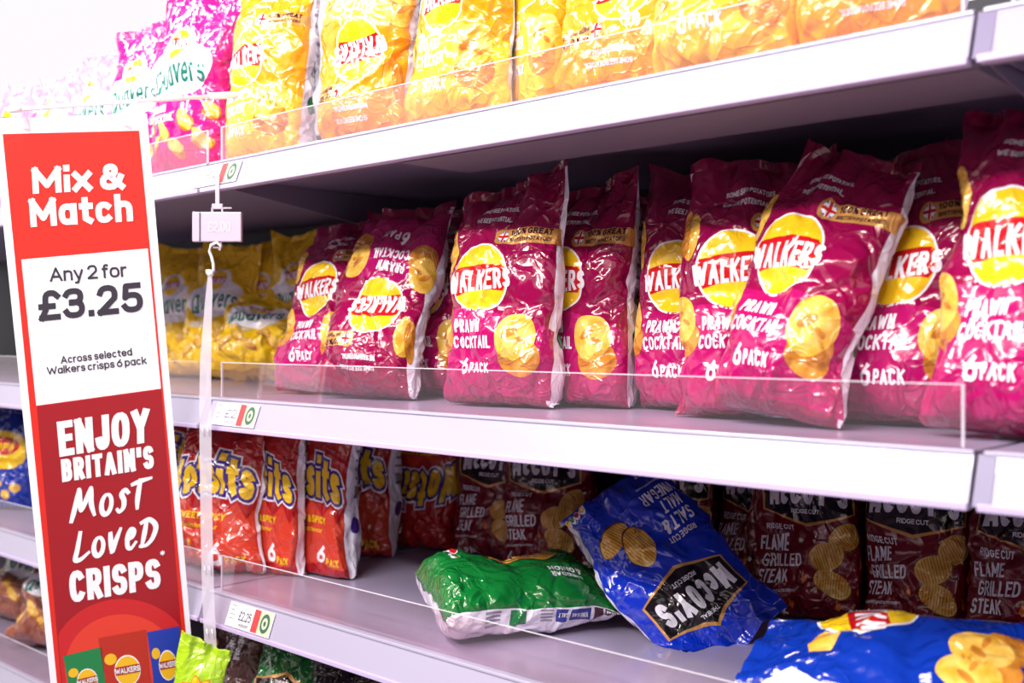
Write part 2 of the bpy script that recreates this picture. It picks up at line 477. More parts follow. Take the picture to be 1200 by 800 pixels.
def compile_art(art):
    """cut the design along the bag's grid so it can follow the crumpled film exactly"""
    parts = {}
    for part, mat, p, lay in art.items:
        d = parts.setdefault(part, {'mats': [], 'a': [], 'b': [], 'l': [], 'f': [], 'mi': []})
        if mat not in d['mats']: d['mats'].append(mat)
        mi = d['mats'].index(mat)
        for q in split(p, 0, SA):
            for r in split(q, 1, SB):
                k = len(d['a'])
                for x, y in r: d['a'].append(x); d['b'].append(min(max(y, .02), PH - .02)); d['l'].append(lay)
                d['f'].append(tuple(range(k, k + len(r)))); d['mi'].append(mi)
    for d in parts.values():
        d['a'] = np.array(d['a']); d['b'] = np.array(d['b']); d['l'] = np.array(d['l'], float)
    return parts

K_WHITE = film('print_white', (250, 244, 250))
K_YEL = film('print_yellow', (252, 202, 30))
K_RED = film('print_red', (200, 22, 30))
K_GOLD = film('print_gold', (222, 160, 84), .3, .5, .35, .25)
K_DARK = film('print_dark', (60, 14, 40))
K_BLACK = film('print_black', (22, 18, 24))
K_CRISP = film('print_crisp', (232, 168, 52), c2=(250, 206, 104))
K_CRISPD = film('print_crisp_shadow', (186, 112, 34), c2=(222, 150, 60))
K_TOAST = film('print_toast', (112, 56, 20))
K_BLUE = film('print_blue', (30, 50, 140))
K_GREEN = film('print_green', (20, 120, 60))
K_TEAL = film('print_teal', (24, 118, 104))
K_PURP = film('print_purple', (66, 36, 130))
K_ORANGE = film('print_orange', (236, 112, 40))
K_GREY = film('print_grey', (150, 140, 156))

def sun_logo(A0, cx, cy, r, part='logo', name='WALKERS', lay=0):
    A = Art()
    sun_shape(A, cx, cy, r, part, name, lay)
    for p_, m_, q_, l_ in A.items: A0.items.append((p_, m_, [(cx + (x - cx) * 1.12, cy + (y - cy) * .96) for x, y in q_], l_))
def sun_shape(A, cx, cy, r, part, name, lay):
    A.poly(part, K_WHITE, ell(cx, cy, r * 1.06, r * 1.06, 36), lay)
    A.poly(part, K_YEL, ell(cx, cy, r, r, 36), lay + 1)
    yt = lambda t: cy + r * (.30 + .10 * math.sin(math.pi * t)) + r * .10 * (t - .5)
    yb = lambda t: cy - r * (.48 - .12 * math.sin(math.pi * t)) + r * .10 * (t - .5)
    hx = r * .97
    def inside(f):
        def g(t):
            x = -hx + 2 * hx * t
            lim = math.sqrt(max(0, r * r - x * x)) * .995
            return cy + max(-lim, min(lim, f(t) - cy))
        return g
    A.polys(part, K_RED, band(cx - hx, cx + hx, inside(yt), inside(yb), 16), lay + 2)
    W = r * 2.28; h = r * .56
    def arc(x, y):
        u = (x - cx) / (W / 2)
        return x, y + r * .07 * u - h * .22 * abs(u) * 0 + (y - (cy - .2 * r)) * (-.18 * u * u + .12)
    A.text(part, K_WHITE, name, cx - W / 2, cy - r * .36, W, h, r * .135, lay + 3, fn=arc)
def flag(A, part, cx, cy, r):
    A.poly(part, K_BLUE, ell(cx, cy, r, r, 20), 1)
    for rot in (.6, -.6):
        c, s = math.cos(rot), math.sin(rot)
        for wd, m, l in ((.26, K_WHITE, 2),):
            q = [(-.92 * r, -wd * r), (.92 * r, -wd * r), (.92 * r, wd * r), (-.92 * r, wd * r)]
            A.poly(part, m, [(cx + x * c - y * s, cy + x * s + y * c) for x, y in q], l)
    for wd, m, l in ((.36, K_WHITE, 3), (.2, K_RED, 4)):
        A.poly(part, m, [(cx - r, cy - wd * r), (cx + r, cy - wd * r), (cx + r, cy + wd * r), (cx - r, cy + wd * r)], l)
        A.poly(part, m, [(cx - wd * r, cy - r), (cx + wd * r, cy - r), (cx + wd * r, cy + r), (cx - wd * r, cy + r)], l)
def two_crisps(A, cx, cy, r, seed, part='crisp_picture'):
    A.poly(part, K_CRISPD, ell(cx + .25 * r, cy - .55 * r, r * .95, r * .8, 26, .03, seed), 1)
    A.poly(part, K_CRISP, ell(cx, cy + .25 * r, r * .95, r * .95, 26, .04, seed + 1), 2)
    A.poly(part, K_CRISPD, ell(cx - .2 * r, cy + .35 * r, r * .4, r * .16, 14, .05, seed + 2, .5), 3)
    A.poly(part, K_CRISPD, ell(cx + .35 * r, cy + .1 * r, r * .28, r * .1, 14, .05, seed + 3, -.4), 3)
def ridge_crisp(A, cx, cy, rx, ry, rot, seed, lay=1, part='crisp_picture', pitch=.5):
    A.poly(part, K_TOAST, ell(cx + .12, cy - .2, rx + .12, ry + .12, 26, .02, seed, rot), lay - .5)
    A.poly(part, K_CRISP, ell(cx, cy, rx, ry, 26, .02, seed, rot), lay)
    c, s = math.cos(rot + .2), math.sin(rot + .2)
    x = -rx + pitch
    while x < rx - .2:
        hh = ry * math.sqrt(max(0, 1 - (x / rx) ** 2)) * .93
        q = [(x, -hh), (x + pitch * .38, -hh), (x + pitch * .38, hh), (x, hh)]
        A.poly(part, K_CRISPD, [(cx + a * c - b * s, cy + a * s + b * c) for a, b in q], lay + 1)
        x += pitch
def back_print(A, right=True, badge=K_GREEN):
    """small print on the white back that wraps round the side"""
    p = 'back_print'
    for sgn in (1, -1):
        x0 = 13.6 if sgn > 0 else -17.5
        A.poly(p, badge, ell(x0 + 1.4, 9.5, 1.25, 1.5, 16), 1)
        for i in range(7):
            y = 24 - i * 1.6
            A.poly(p, K_GREY, [(x0 + .8, y), (x0 + 3.4 - (i % 3) * .5, y), (x0 + 3.4 - (i % 3) * .5, y + .5), (x0 + .8, y + .5)], 1)
        for i in range(10):
            A.poly(p, K_BLACK, [(x0 + 1 + i * .25, 14.2), (x0 + 1.12 + i * .25 + .05 * (i % 2), 14.2), (x0 + 1.12 + i * .25 + .05 * (i % 2), 16.2), (x0 + 1 + i * .25, 16.2)], 1)

def design_potato(flav, swirl, pack='PACK'):
    A = Art()
    f = lambda t: 12.5 - 3.4 * t + 1.8 * math.sin(2.6 * t)
    A.polys('colour_panel', swirl, band(-12.2, 12.2, f, lambda t: .9, 16), 0)
    A.polys('potato_banner', K_GOLD, band(.6, 12.6, lambda t: 23.9 - .2 * t, lambda t: 21.7 - .2 * t, 4), 0)
    A.poly('potato_banner', K_GOLD, ell(1.2, 22.8, 1.3, 1.3, 20), 0)
    flag(A, 'potato_banner', 1.5, 22.8, .95)
    A.text('potato_banner', K_DARK, '100% GREAT', 2.9, 22.85, 7.0, .85, .2, 1)
    A.text('potato_banner', K_DARK, 'BRITISH POTATOES', 2.9, 21.95, 7.0, .55, .12, 1)
    A.text('slogan', K_WHITE, 'SOME SEE POTATOES,', -5.0, 26.6, 8.0, .62, .13, 1)
    A.text('slogan', K_WHITE, 'WE SEE POTENTIAL.', -5.2, 25.1, 7.4, .7, .15, 1)
    sun_logo(A, -2.0, 17.0, 4.7)
    A.text('flavour_lettering', K_WHITE, flav[0], -6.0, 9.6, .98 * len(flav[0]) + .4, 1.65, .42, 2)
    A.text('flavour_lettering', K_WHITE, flav[1], -6.4, 7.4, .98 * len(flav[1]) + .2, 1.65, .42, 2)
    A.text('pack_count', K_WHITE, '6', -4.7, 3.7, 1.5, 2.3, .55, 2)
    A.text('pack_count', K_WHITE, 'PACK', -2.8, 3.9, 4.0, 1.5, .4, 2)
    two_crisps(A, 5.8, 8.2, 3.5, 3)
    two_crisps(A, -10.0, 10.5, 2.9, 9)
    A.poly('crisp_picture', K_CRISP, ell(-9.3, 21.5, 1.5, 3.4, 20, .05, 4, .15), 1)
    A.poly('crisp_picture', K_CRISPD, ell(-10.8, 22.0, 1.2, 3.2, 20, .05, 5, .25), 2)
    back_print(A)
    return compile_art(A)
def design_curl(flav):
    A = Art()
    A.poly('white_cloud', K_WHITE, ell(0, 17.0, 8.6, 4.6, 34, .05, 2), 0)
    A.poly('white_cloud', K_WHITE, ell(-.5, 20.6, 4.4, 3.8, 26), 0)
    sun_logo(A, -.6, 21.4, 2.6, lay=1)
    def arc(x, y): return x, y - .05 * x * x * .4 + .12 * x
    A.text('brand_lettering', K_TEAL, 'Quavers', -7.0, 14.9, 14.0, 4.0, .8, 2, fn=arc, shear=.12)
    A.text('flavour_lettering', K_WHITE, flav[0], -6.0, 10.2, .9 * len(flav[0]), 1.3, .32, 2)
    if flav[1]: A.text('flavour_lettering', K_WHITE, flav[1], -6.0, 8.5, .9 * len(flav[1]), 1.3, .32, 2)
    rd = random.Random(4)
    for i, (x, y) in enumerate(((4, 8.5), (7.5, 5.5), (1.5, 4.6), (-5, 5.2), (-8.6, 8.8), (8.8, 10.5), (-2, 7.2))):
        A.poly('snack_picture', K_CRISPD, ell(x + .3, y - .5, 2.1, 1.2, 18, .08, i, rd.uniform(-1, 1)), 1)
        A.poly('snack_picture', K_CRISP, ell(x, y, 2.0, 1.1, 18, .09, i + 7, rd.uniform(-1, 1)), 2)
    back_print(A)
    return compile_art(A)
def design_puff():
    A = Art()
    flame = [(-12, 2), (-9, 12.4), (-7, 10.5), (-4.5, 13.4), (-1.5, 11), (2, 14), (5, 10.8), (8, 13), (10, 10), (12, 12), (12, 2)]
    A.poly('flame_panel', film('print_flame', (214, 62, 40)), flame, 0)
    def arc(x, y): return x, y - .018 * x * x + .08 * x
    A.text('brand_lettering', K_WHITE, 'Wotsits', -11.6, 13.6, 23.2, 8.6, 3.0, 1, fn=arc, gap=-1.2)
    A.text('brand_lettering', K_PURP, 'Wotsits', -11.3, 13.9, 22.6, 8.0, 2.4, 2, fn=arc, gap=-.66)
    A.text('brand_lettering', K_YEL, 'Wotsits', -10.75, 14.45, 21.5, 6.9, 1.3, 3, fn=arc, gap=.5)
    A.text('flavour_lettering', K_YEL, 'SWEET & SPICY', -5.4, 9.6, 11.4, 1.25, .3, 2, shear=.1)
    A.text('flavour_lettering', K_YEL, 'flamin hot flavour', -4.6, 8.0, 9.2, .8, .16, 2, shear=.1)
    A.text('pack_count', K_WHITE, '6', 3.4, 2.2, 2.6, 3.6, .95, 2)
    A.text('pack_count', K_YEL, 'PACK', 6.4, 2.4, 3.6, 1.3, .35, 2)
    for i, (x, y, r) in enumerate(((-6, 5, .5), (-9, 4, -.3), (-2.8, 4.4, .9))):
        A.poly('snack_picture', K_ORANGE, ell(x, y, 1.9, .8, 16, .05, i, r), 1)
        A.poly('snack_picture', K_YEL, ell(x + .1, y + .15, 1.3, .35, 14, .05, i, r), 2)
    back_print(A, badge=K_PURP)
    return compile_art(A)
def badge(A, cx, cy, part='brand_badge'):
    """black plaque with the maker's name"""
    for g, m, l in ((.45, K_GOLD, 0), (0, K_BLACK, 1)):
        A.poly(part, m, [(cx - 8.4 - g, cy - 2.6 - g * .3), (cx, cy - 4.4 - g * 1.2), (cx + 8.4 + g, cy - 2.6 - g * .3), (cx + 8.4 + g, cy + 2.6 + g * .3),
                         (cx + 2.4 + g, cy + 3.6 + g), (cx, cy + 4.6 + g * 1.2), (cx - 2.4 - g, cy + 3.6 + g), (cx - 8.4 - g, cy + 2.6 + g * .3)], l)
    def arc(x, y): u = (x - cx) / 8; return x, y - .5 * u * u
    A.text(part, K_WHITE, "McCOY'S", cx - 7.4, cy - 1.5, 14.8, 3.7, .85, 2, fn=arc, gap=.42)
    A.text(part, K_WHITE, 'THE REAL', cx - 2.2, cy + 2.75, 4.4, .6, .13, 2)
    A.text(part, K_WHITE, 'RIDGE CUT', cx - 2.6, cy - 2.9, 5.2, .7, .14, 2)
def design_ridge(lines, flames, by=19.4):
    A = Art()
    badge(A, .3, by)
    A.text('flavour_lettering', K_WHITE, 'RIDGE CUT', -8.0, 13.4, 5.8, 1.0, .2, 2)
    for i, (t, dx) in enumerate(lines):
        A.text('flavour_lettering', K_WHITE, t, -9.2 + dx, 10.4 - i * 2.55, 1.05 * len(t) + .3, 2.05, .4, 2, rot=.09, shear=.12)
    A.text('flavour_lettering', K_WHITE, 'FLAVOURED POTATO CRISPS', -9.2, 4.0, 7.0, .42, .08, 2, rot=.09)
    A.text('pack_count', K_WHITE, '6', -8.8, 1.0, 1.3, 2.3, .42, 2)
    A.text('pack_count', K_WHITE, 'PACK', -7.2, 1.1, 3.0, 1.2, .3, 2)
    if flames:
        ridge_crisp(A, 7.0, 13.2, 2.9, 2.1, .35, 1, 1)
        ridge_crisp(A, 3.4, 10.2, 3.1, 2.0, .15, 2, 3)
        ridge_crisp(A, 4.4, 6.2, 3.3, 2.0, -.35, 3, 5)
    else:
        ridge_crisp(A, 6.2, 8.8, 3.5, 1.9, .3, 1, 1)
        ridge_crisp(A, 3.0, 12.2, 2.6, 3.4, .1, 2, 3)
    if flames:
        for i, (x, y) in enumerate(((-.6, 6.6), (5.2, 2.6), (9.2, 5.2), (-3.4, 2.2), (10.4, 9))):
            A.poly('crisp_picture', K_ORANGE, [(x - .5, y), (x, y - .6), (x + .5, y), (x + .35, y + .9), (x + .1, y + .5), (x - .1, y + 1.5), (x - .3, y + .6)], 1)  # small printed flames, kept in one part with the crisps
    p = 'back_print'
    for sgn in (1, -1):
        x0 = 13.4 if sgn > 0 else -18.5
        for i in range(4):
            A.poly(p, (K_BLUE, K_DARK, K_GREY, K_GREEN)[i], [(x0 + 1.2, 4.5 + i * 3.1), (x0 + 3.3, 4.5 + i * 3.1), (x0 + 3.1, 6.9 + i * 3.1), (x0 + 1.0, 6.6 + i * 3.1)], 1)
        for i in range(5):
            A.poly(p, K_GREY, [(x0 + .9, 18 + i * 1.5), (x0 + 4.2, 18 + i * 1.5), (x0 + 4.2, 18.6 + i * 1.5), (x0 + .9, 18.6 + i * 1.5)], 1)
    for i, m in enumerate((K_YEL, K_RED, K_GREEN, K_YEL)):
        A.poly('nutrition_tabs', K_WHITE, ell(7.4 + i * 1.25, 1.7, .62, .85, 12), 1)
        A.poly('nutrition_tabs', m, ell(7.4 + i * 1.25, 1.55, .5, .55, 12), 2)
    return compile_art(A)
def design_plain_crisp():
    """front with the sun logo high up and two big crisps low down"""
    A = Art()
    sun_logo(A, 9.6, 19.0, 5.2)
    two_crisps(A, -3.4, 8.8, 2.9, 21); two_crisps(A, .6, 7.6, 3.0, 31)
    A.poly('white_fold', K_WHITE, [(-12, 29.8), (-12, 20.5), (-6, 21.5), (-1.5, 25.5), (-3.5, 29.8)], 1)
    A.poly('crisp_picture', K_CRISP, [(.5, 22), (3.8, 21.2), (5.2, 23.0), (3.4, 24.6), (1.4, 24.2)], 1)
    A.text('flavour_lettering', K_WHITE, 'SALT & VINEGAR', -11, 12.6, 7, 1.0, .3, 2)
    back_print(A, badge=K_BLUE)
    return compile_art(A)
def design_green_side():
    A = Art()
    ridge_crisp(A, -7.2, 13.5, 2.6, 3.4, .2, 1, 1); ridge_crisp(A, -6.6, 18.6, 2.5, 3.8, -.3, 2, 3)
    for i, m in enumerate((K_YEL, K_RED, K_GREEN, K_YEL)):
        A.poly('nutrition_tabs', K_WHITE, ell(-7.6 + i * 1.5, 4.6, .7, 1.0, 12), 1)
        A.poly('nutrition_tabs', m, ell(-7.6 + i * 1.5, 4.8, .55, .6, 12), 2)
    A.text('flavour_lettering', K_WHITE, 'CHEDDAR', 4, 24, 6, 1.4, .35, 2, rot=-1.57)
    A.text('flavour_lettering', K_WHITE, '& ONION', 2, 24, 6, 1.4, .35, 2, rot=-1.57)
    p = 'back_print'
    x0, x1 = 12.6, 15.4
    for ya, yb, m in ((6, 8.6, K_GREY), (10.2, 12.6, K_GREEN), (15, 17, K_GREY), (17.6, 19.4, K_BLUE), (19.9, 23.4, K_BLUE), (24.0, 25.7, K_DARK), (26.1, 28.6, K_DARK)):
        if m is K_GREY:
            for i in range(4): A.poly(p, m, [(x0 + i * .7, ya), (x0 + .35 + i * .7, ya), (x0 + .35 + i * .7, yb), (x0 + i * .7, yb)], 1)
        else: A.poly(p, m, [(x0, ya), (x1, ya), (x1, yb), (x0, yb)], 1)
    for yy, t in ((17.8, 'SALT'), (20.1, 'VINEGAR'), (26.2, 'STEAK')):
        A.text(p, K_WHITE, t, 13.4, yy + .3 + len(t) * .35, len(t) * .38, 1.0, .25, 2, rot=-1.57)
    return compile_art(A)
def design_snack():
    A = Art()
    A.poly('colour_panel', K_YEL, ell(0, 19, 11, 6, 26, .06, 5), 0)
    A.poly('colour_panel', K_RED, ell(0, 20, 8, 3.2, 22), 1)
    A.text('brand_lettering', K_YEL, 'HOOPS', -6, 18.7, 12, 2.6, .7, 2)
    for i in range(7):
        A.poly('snack_picture', K_CRISP, ell(-8 + i * 2.6, 5 + (i * 37 % 5), 1.5, 1.3, 14, .05, i), 1)
    back_print(A)
    return compile_art(A)

SW_MAG = film('film_magenta_light', (176, 14, 96))
SW_YEL = film('film_yellow_light', (252, 190, 50))
DES = {
 'prawn': design_potato(('PRAWN', 'COCKTAIL'), SW_MAG),
 'amber': design_potato(('ROAST', 'CHICKEN'), SW_YEL),
 'curl_y': design_curl(('CHEESE', '')),
 'curl_p': design_curl(('PRAWN', 'COCKTAIL')),
 'puff': design_puff(),
 'steak': design_ridge((('FLAME', 0), ('GRILLED', .5), ('STEAK', -.2)), True),
 'salt': design_ridge((('SALT &', 0), ('MALT', .5), ('VINEGAR', -.2)), False, 22.4),
 'cheddar': design_ridge((('CHEDDAR', 0), ('& ONION', .3)), False),
 'plain': design_plain_crisp(), 'green_side': design_green_side(),
 'snack': design_snack(),
}
FILM = {
 'prawn': (film('film_magenta', (146, 5, 68)), film('film_back_white', (238, 228, 240))),
 'amber': (film('film_amber', (240, 152, 22)), film('film_back_white', (238, 228, 240))),
 'curl_y': (film('film_sunny_yellow', (255, 204, 26)), film('film_sunny_yellow', (255, 204, 26))),
 'curl_p': (film('film_hot_pink', (222, 20, 120)), film('film_hot_pink', (222, 20, 120))),
 'puff': (film('film_red', (180, 22, 26)), film('film_back_white', (238, 228, 240))),
 'steak': (film('film_maroon', (122, 5, 26)), film('film_maroon', (122, 5, 26))),
 'salt': (film('film_royal_blue', (8, 52, 196)), film('film_back_white', (238, 228, 240))),
 'cheddar': (film('film_green', (10, 112, 44)), film('film_back_white', (238, 228, 240))),
 'green_side': (film('film_green', (10, 112, 44)), film('film_back_white', (238, 228, 240))),
 'plain': (film('film_cobalt', (8, 50, 158)), film('film_back_white', (238, 228, 240))),
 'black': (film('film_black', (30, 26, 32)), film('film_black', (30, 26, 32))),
 'pale': (film('film_overlit_pink', (240, 140, 190)), film('film_overlit_pink', (240, 140, 190))),  # hot pink bags washed out: overexposure put into the film colour
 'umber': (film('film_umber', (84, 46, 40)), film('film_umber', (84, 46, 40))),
 'snack': (film('film_cobalt', (8, 50, 158)), film('film_cobalt', (8, 50, 158))),
}

# ------------------------------------------------------------------ the bag
def lattice(seed, n=32):
    return np.random.RandomState(seed).rand(n, n)
def vnoise(x, y, seed):
    T = lattice(seed); n = T.shape[0]
    xi = np.floor(x).astype(int); yi = np.floor(y).astype(int); fx = x - xi; fy = y - yi
    fx = fx * fx * (3 - 2 * fx); fy = fy * fy * (3 - 2 * fy)
    g = lambda i, j: T[i % n, j % n]
    return (g(xi, yi) * (1 - fx) + g(xi + 1, yi) * fx) * (1 - fy) + (g(xi, yi + 1) * (1 - fx) + g(xi + 1, yi + 1) * fx) * fy
def facet(x, y, seed):
    """flat triangular facets meeting at sharp folds"""
    T = lattice(seed); n = T.shape[0]
    s = x - y / 1.7320508; t = y * 1.1547005
    i = np.floor(s).astype(int); j = np.floor(t).astype(int); fs = s - i; ft = t - j
    g = lambda a, b: T[a % n, b % n]
    lo = g(i, j) * (1 - fs - ft) + g(i + 1, j) * fs + g(i, j + 1) * ft
    hi = g(i + 1, j + 1) * (fs + ft - 1) + g(i + 1, j) * (1 - ft) + g(i, j + 1) * (1 - fs)
    return np.where(fs + ft < 1, lo, hi)
def sgp(x, p): return np.sign(x) * np.abs(x) ** p

def bag_surface(W, H, T, seed, wr=1.0, waist=.14, slump=0.0, bottom=.16, top=.56, topfold=0.0, sq=2.5, rip=1.0):
    rs = np.random.RandomState(seed)
    # arc length around the middle section -> angle
    ps = np.linspace(-math.pi, math.pi, 1441)
    xs = W / 2 * sgp(np.sin(ps), 2 / sq); ys = -T / 2 * sgp(np.cos(ps), 2 / sq)
    L = np.concatenate([[0], np.cumsum(np.hypot(np.diff(xs), np.diff(ys)))]); L = L / L[-1]
    a = (np.arange(NU + 1) / NU)                      # 0..1 round the bag, .5 = middle of the front
    psi = np.interp(a, L, ps)
    b = np.linspace(0, 1, NV + 1)
    A, B = np.meshgrid(np.arange(NU + 1) * SA - PW / 2, b * PH)      # cm
    PSI, V = np.meshgrid(psi, b)
    fb = np.sqrt(np.clip(1 - (1 - np.clip(V / bottom, 0, 1)) ** 2, 0, 1))
    u = np.clip((V - top) / (1 - top), 0, 1)
    ft = (1 - u ** 1.7)
    f = .03 + .97 * np.minimum(fb, 1) * ft
    f = f * (1 - waist * np.exp(-((V - .46 - .03 * rs.randn()) / .05) ** 2)) * (1 + .10 * np.exp(-((V - .25) / .14) ** 2))
    wv = W / 2 * (1.07 - .09 * f) * (1 - .05 * np.clip(1 - V / .06, 0, 1))
    expo = 2 / (2.0 + (sq - 2.0) * np.clip(f, 0, 1))
    X = wv * sgp(np.sin(PSI), expo); Y = -T / 2 * f * sgp(np.cos(PSI), expo); Z = H * V
    def normals(X, Y, Z):
        du = [np.gradient(q, axis=1) for q in (X, Y, Z)]
        for q, d in zip((X, Y, Z), du):
            e = (q[:, 1] - q[:, -2]) / 2; d[:, 0] = e; d[:, -1] = e
        dv = [np.gradient(q, axis=0) for q in (X, Y, Z)]
        n = np.stack([du[1] * dv[2] - du[2] * dv[1], du[2] * dv[0] - du[0] * dv[2], du[0] * dv[1] - du[1] * dv[0]], -1)
        return n / (np.linalg.norm(n, axis=-1, keepdims=True) + 1e-12)
    N = normals(X, Y, Z)
    # crumple, all in metres. periodic round the bag via circle coordinates
    ca = A / PW * 2 * math.pi
    def per(scale, sd): # blend two shifted copies so the seam closes
        t = (A / PW + .5); k = PW / scale
        n1 = vnoise(t * k, B / scale, sd); n2 = vnoise((t - 1) * k, B / scale, sd)
        wgt = np.clip((t - .88) / .12, 0, 1)
        return n1 * (1 - wgt) + n2 * wgt
    d = .012 * (per(7.5, seed + 1) - .5)
    wx = A + 2.6 * (per(6, seed + 2) - .5); wy = B + 2.6 * (per(6, seed + 3) - .5)
    # flat facets between sharp folds, closing at the seam
    end = np.minimum(B, PH - B)
    msk = .55 + .7 * np.exp(-end / 6) + .5 * (per(9, seed + 5) - .5)
    seam = np.clip((A / PW + .5 - .9) / .1, 0, 1)
    def fold(scale, th, sd):
        c, q = math.cos(th), math.sin(th)
        def one(a):
            u_, v_ = (a * c + wy * q) / scale, (-a * q + wy * c) / (scale * 1.5)
            return facet(u_, v_, sd) - .5
        return one(wx) * (1 - seam) + one(wx - PW) * seam
    d += .0190 * fold(4.6, .3 + rs.rand() * .5, seed + 21) * msk
    d += .0075 * fold(2.1, -.4 - rs.rand() * .5, seed + 22) * msk
    d += .0040 * fold(1.05, rs.rand() * 3, seed + 23) * np.clip((per(7, seed + 6) - .45) * 5 + 1.2 * np.exp(-end / 4), 0, 1.3)
    # long tension creases
    for i in range(20):
        cx, cy = rs.rand() * PW - PW / 2, rs.rand() * PH
        th = rs.choice([.5, 1.1, 2.0, 2.6]) + rs.randn() * .25
        dx = wx - cx; dx = (dx + PW / 2) % PW - PW / 2; dy = wy - cy
        al = dx * math.cos(th) + dy * math.sin(th); ac = -dx * math.sin(th) + dy * math.cos(th)
        ln = 2.5 + 4 * rs.rand()
        d += rs.choice([-1, 1, 1]) * .0036 * np.maximum(0, 1 - np.abs(ac) / .6) * np.clip(1.4 - np.abs(al) / ln, 0, 1)
    # gathers fanning from both seals
    for e, cnt in ((PH, 18), (0, 14)):
        dist = np.abs(B - e)
        for i in range(cnt):
            a0 = (rs.rand() - .5) * PW; sl = rs.randn() * .35; wd = .7 + .9 * rs.rand(); ln = 2.5 + 4.0 * rs.rand()
            dx = (A - a0 - sl * dist + PW / 2) % PW - PW / 2
            d += rs.choice([-1, 1]) * .0055 * np.maximum(0, 1 - np.abs(dx) / (wd * (.6 + dist * .12))) * np.exp(-dist / ln)
    lim = np.clip(np.abs(f) * T / 2 / .03, .12, 1)
    d = d * wr * lim
    X = X + N[..., 0] * d; Y = Y + N[..., 1] * d; Z = Z + N[..., 2] * d * np.clip(end / 2, 0, 1)
    # the flat ends ripple together
    q = X / W
    r1, r2, r3 = rs.rand(3) * 6.28
    rp = .006 * np.sin(q * 9 + r1) + .004 * np.sin(q * 21 + r2) + .002 * np.sin(q * 37 + r3)
    e1 = np.exp(-(1 - V) / .10); e0 = np.exp(-V / .05) * .5
    Y = Y + rp * rip * wr * e1 + rp[:, ::-1] * wr * e0
    Z = Z - e1 * (.012 * (vnoise(q * 3 + 9, 0 * q, seed + 8) - .3) + .022 * (.5 - np.cos(q * 2.2) * .5)) * wr
    Z = Z + e1 * (q * .03 * rs.randn() + .05 * np.clip(np.abs(q) - .25, 0, 1)) * min(wr, 1.2)
    Y = Y + topfold * np.clip((V - .78) / .22, 0, 1) ** 1.5
    Y = Y + slump * np.sin(math.pi * np.clip(V, 0, 1)) - slump * .3 * V
    X = X + .012 * (vnoise(V * 3 + 1.3, V * 0, seed + 11) - .5) * wr
    # close the seam exactly
    for Q in (X, Y, Z): Q[:, -1] = Q[:, 0]
    N = normals(X, Y, Z)
    P = np.stack([X, Y, Z], -1)
    return P, N
def grid_faces(i0, i1, j0, j1, stride):
    return [(j * stride + i, j * stride + i + 1, (j + 1) * stride + i + 1, (j + 1) * stride + i) for j in range(j0, j1) for i in range(i0, i1)]
def sample(P, N, a, b, off):
    gi = np.clip((a + PW / 2) / SA, 0, NU - 1e-6); gj = np.clip(b / SB, 0, NV - 1e-6)
    i = np.floor(gi).astype(int); j = np.floor(gj).astype(int); fi = (gi - i)[:, None]; fj = (gj - j)[:, None]
    def bl(Q): return (Q[j, i] * (1 - fi) + Q[j, i + 1] * fi) * (1 - fj) + (Q[j + 1, i] * (1 - fi) + Q[j + 1, i + 1] * fi) * fj
    n = bl(N); n /= np.linalg.norm(n, axis=1, keepdims=True) + 1e-12
    return bl(P) + n * off[:, None], n
def submesh(name, P, N, faces, mat, parent):
    used = np.unique(np.array(faces).ravel()); mp = np.full(P.shape[0] * P.shape[1], -1); mp[used] = np.arange(len(used))
    v = P.reshape(-1, 3)[used]; n = N.reshape(-1, 3)[used]
    me = mesh_from(name, v, [tuple(mp[list(q)]) for q in faces], [mat], None, True, n)
    return link(name, me, parent)
def fin(name, edge, dirv, length, mat, parent, seed, ripple=.0015):
    """crimped end seal: a ribbed strip along a bag end"""
    rs = random.Random(seed); rows = 9; v = []; n = len(edge)
    for j in range(rows + 1):
        t = j / rows
        for i, p in enumerate(edge):
            q = i / (n - 1)
            wob = math.sin(q * 17 + seed) * .004 * t + math.sin(q * 41 + seed * 2) * .002 * t
            rib = ripple * (.5 if j % 2 else -.5)
            ln = length * t * (1 + .03 * (i % 2 if j == rows else 0))
            v.append((p[0] + dirv[0] * ln, p[1] + dirv[1] * ln + wob + rib, p[2] + dirv[2] * ln - .002 * t * math.sin(q * 9 + seed)))
    f = [(j * n + i, j * n + i + 1, (j + 1) * n + i + 1, (j + 1) * n + i) for j in range(rows) for i in range(n - 1)]
    return link(name, mesh_from(name, v, f, [mat], None, True), parent)

SEED = [100]
BAGS = []
def make_bag(name, label, des, W=.172, H=.30, T=.10, flip=False, group=None, filmkey=None, seed=None, split_at=.54, split_r=.455, cat='crisp bag', pack=True, **kw):
    SEED[0] += 17
    seed = seed or SEED[0]
    P, N = bag_surface(W, H, T, seed, **kw)
    fm, bk = FILM[filmkey or des]
    root = thing(name, label, cat, group=group)
    BAGS.append(dict(root=root, P=P, des=des, fm=fm, bk=bk, flip=flip, seed=seed, sl=split_at, sr=split_r or split_at, deck=None))
    return root, P
def grid_normals(P):
    X, Y, Z = P[..., 0], P[..., 1], P[..., 2]
    du = [np.gradient(q, axis=1) for q in (X, Y, Z)]
    for q, d in zip((X, Y, Z), du):
        e = (q[:, 1] - q[:, -2]) / 2; d[:, 0] = e; d[:, -1] = e
    dv = [np.gradient(q, axis=0) for q in (X, Y, Z)]
    n = np.stack([du[1] * dv[2] - du[2] * dv[1], du[2] * dv[0] - du[0] * dv[2], du[0] * dv[1] - du[1] * dv[0]], -1)
    return n / (np.linalg.norm(n, axis=-1, keepdims=True) + 1e-12)
def press(Pw, n, lim, m=.012):
    """squash a soft bag against the plane  p.n = lim  (the bag stays on the smaller side)"""
    s_ = Pw @ n; k = lim - m
    over = np.maximum(s_ - k, 0)
    return Pw - (over - m * (1 - np.exp(-over / m)))[..., None] * n
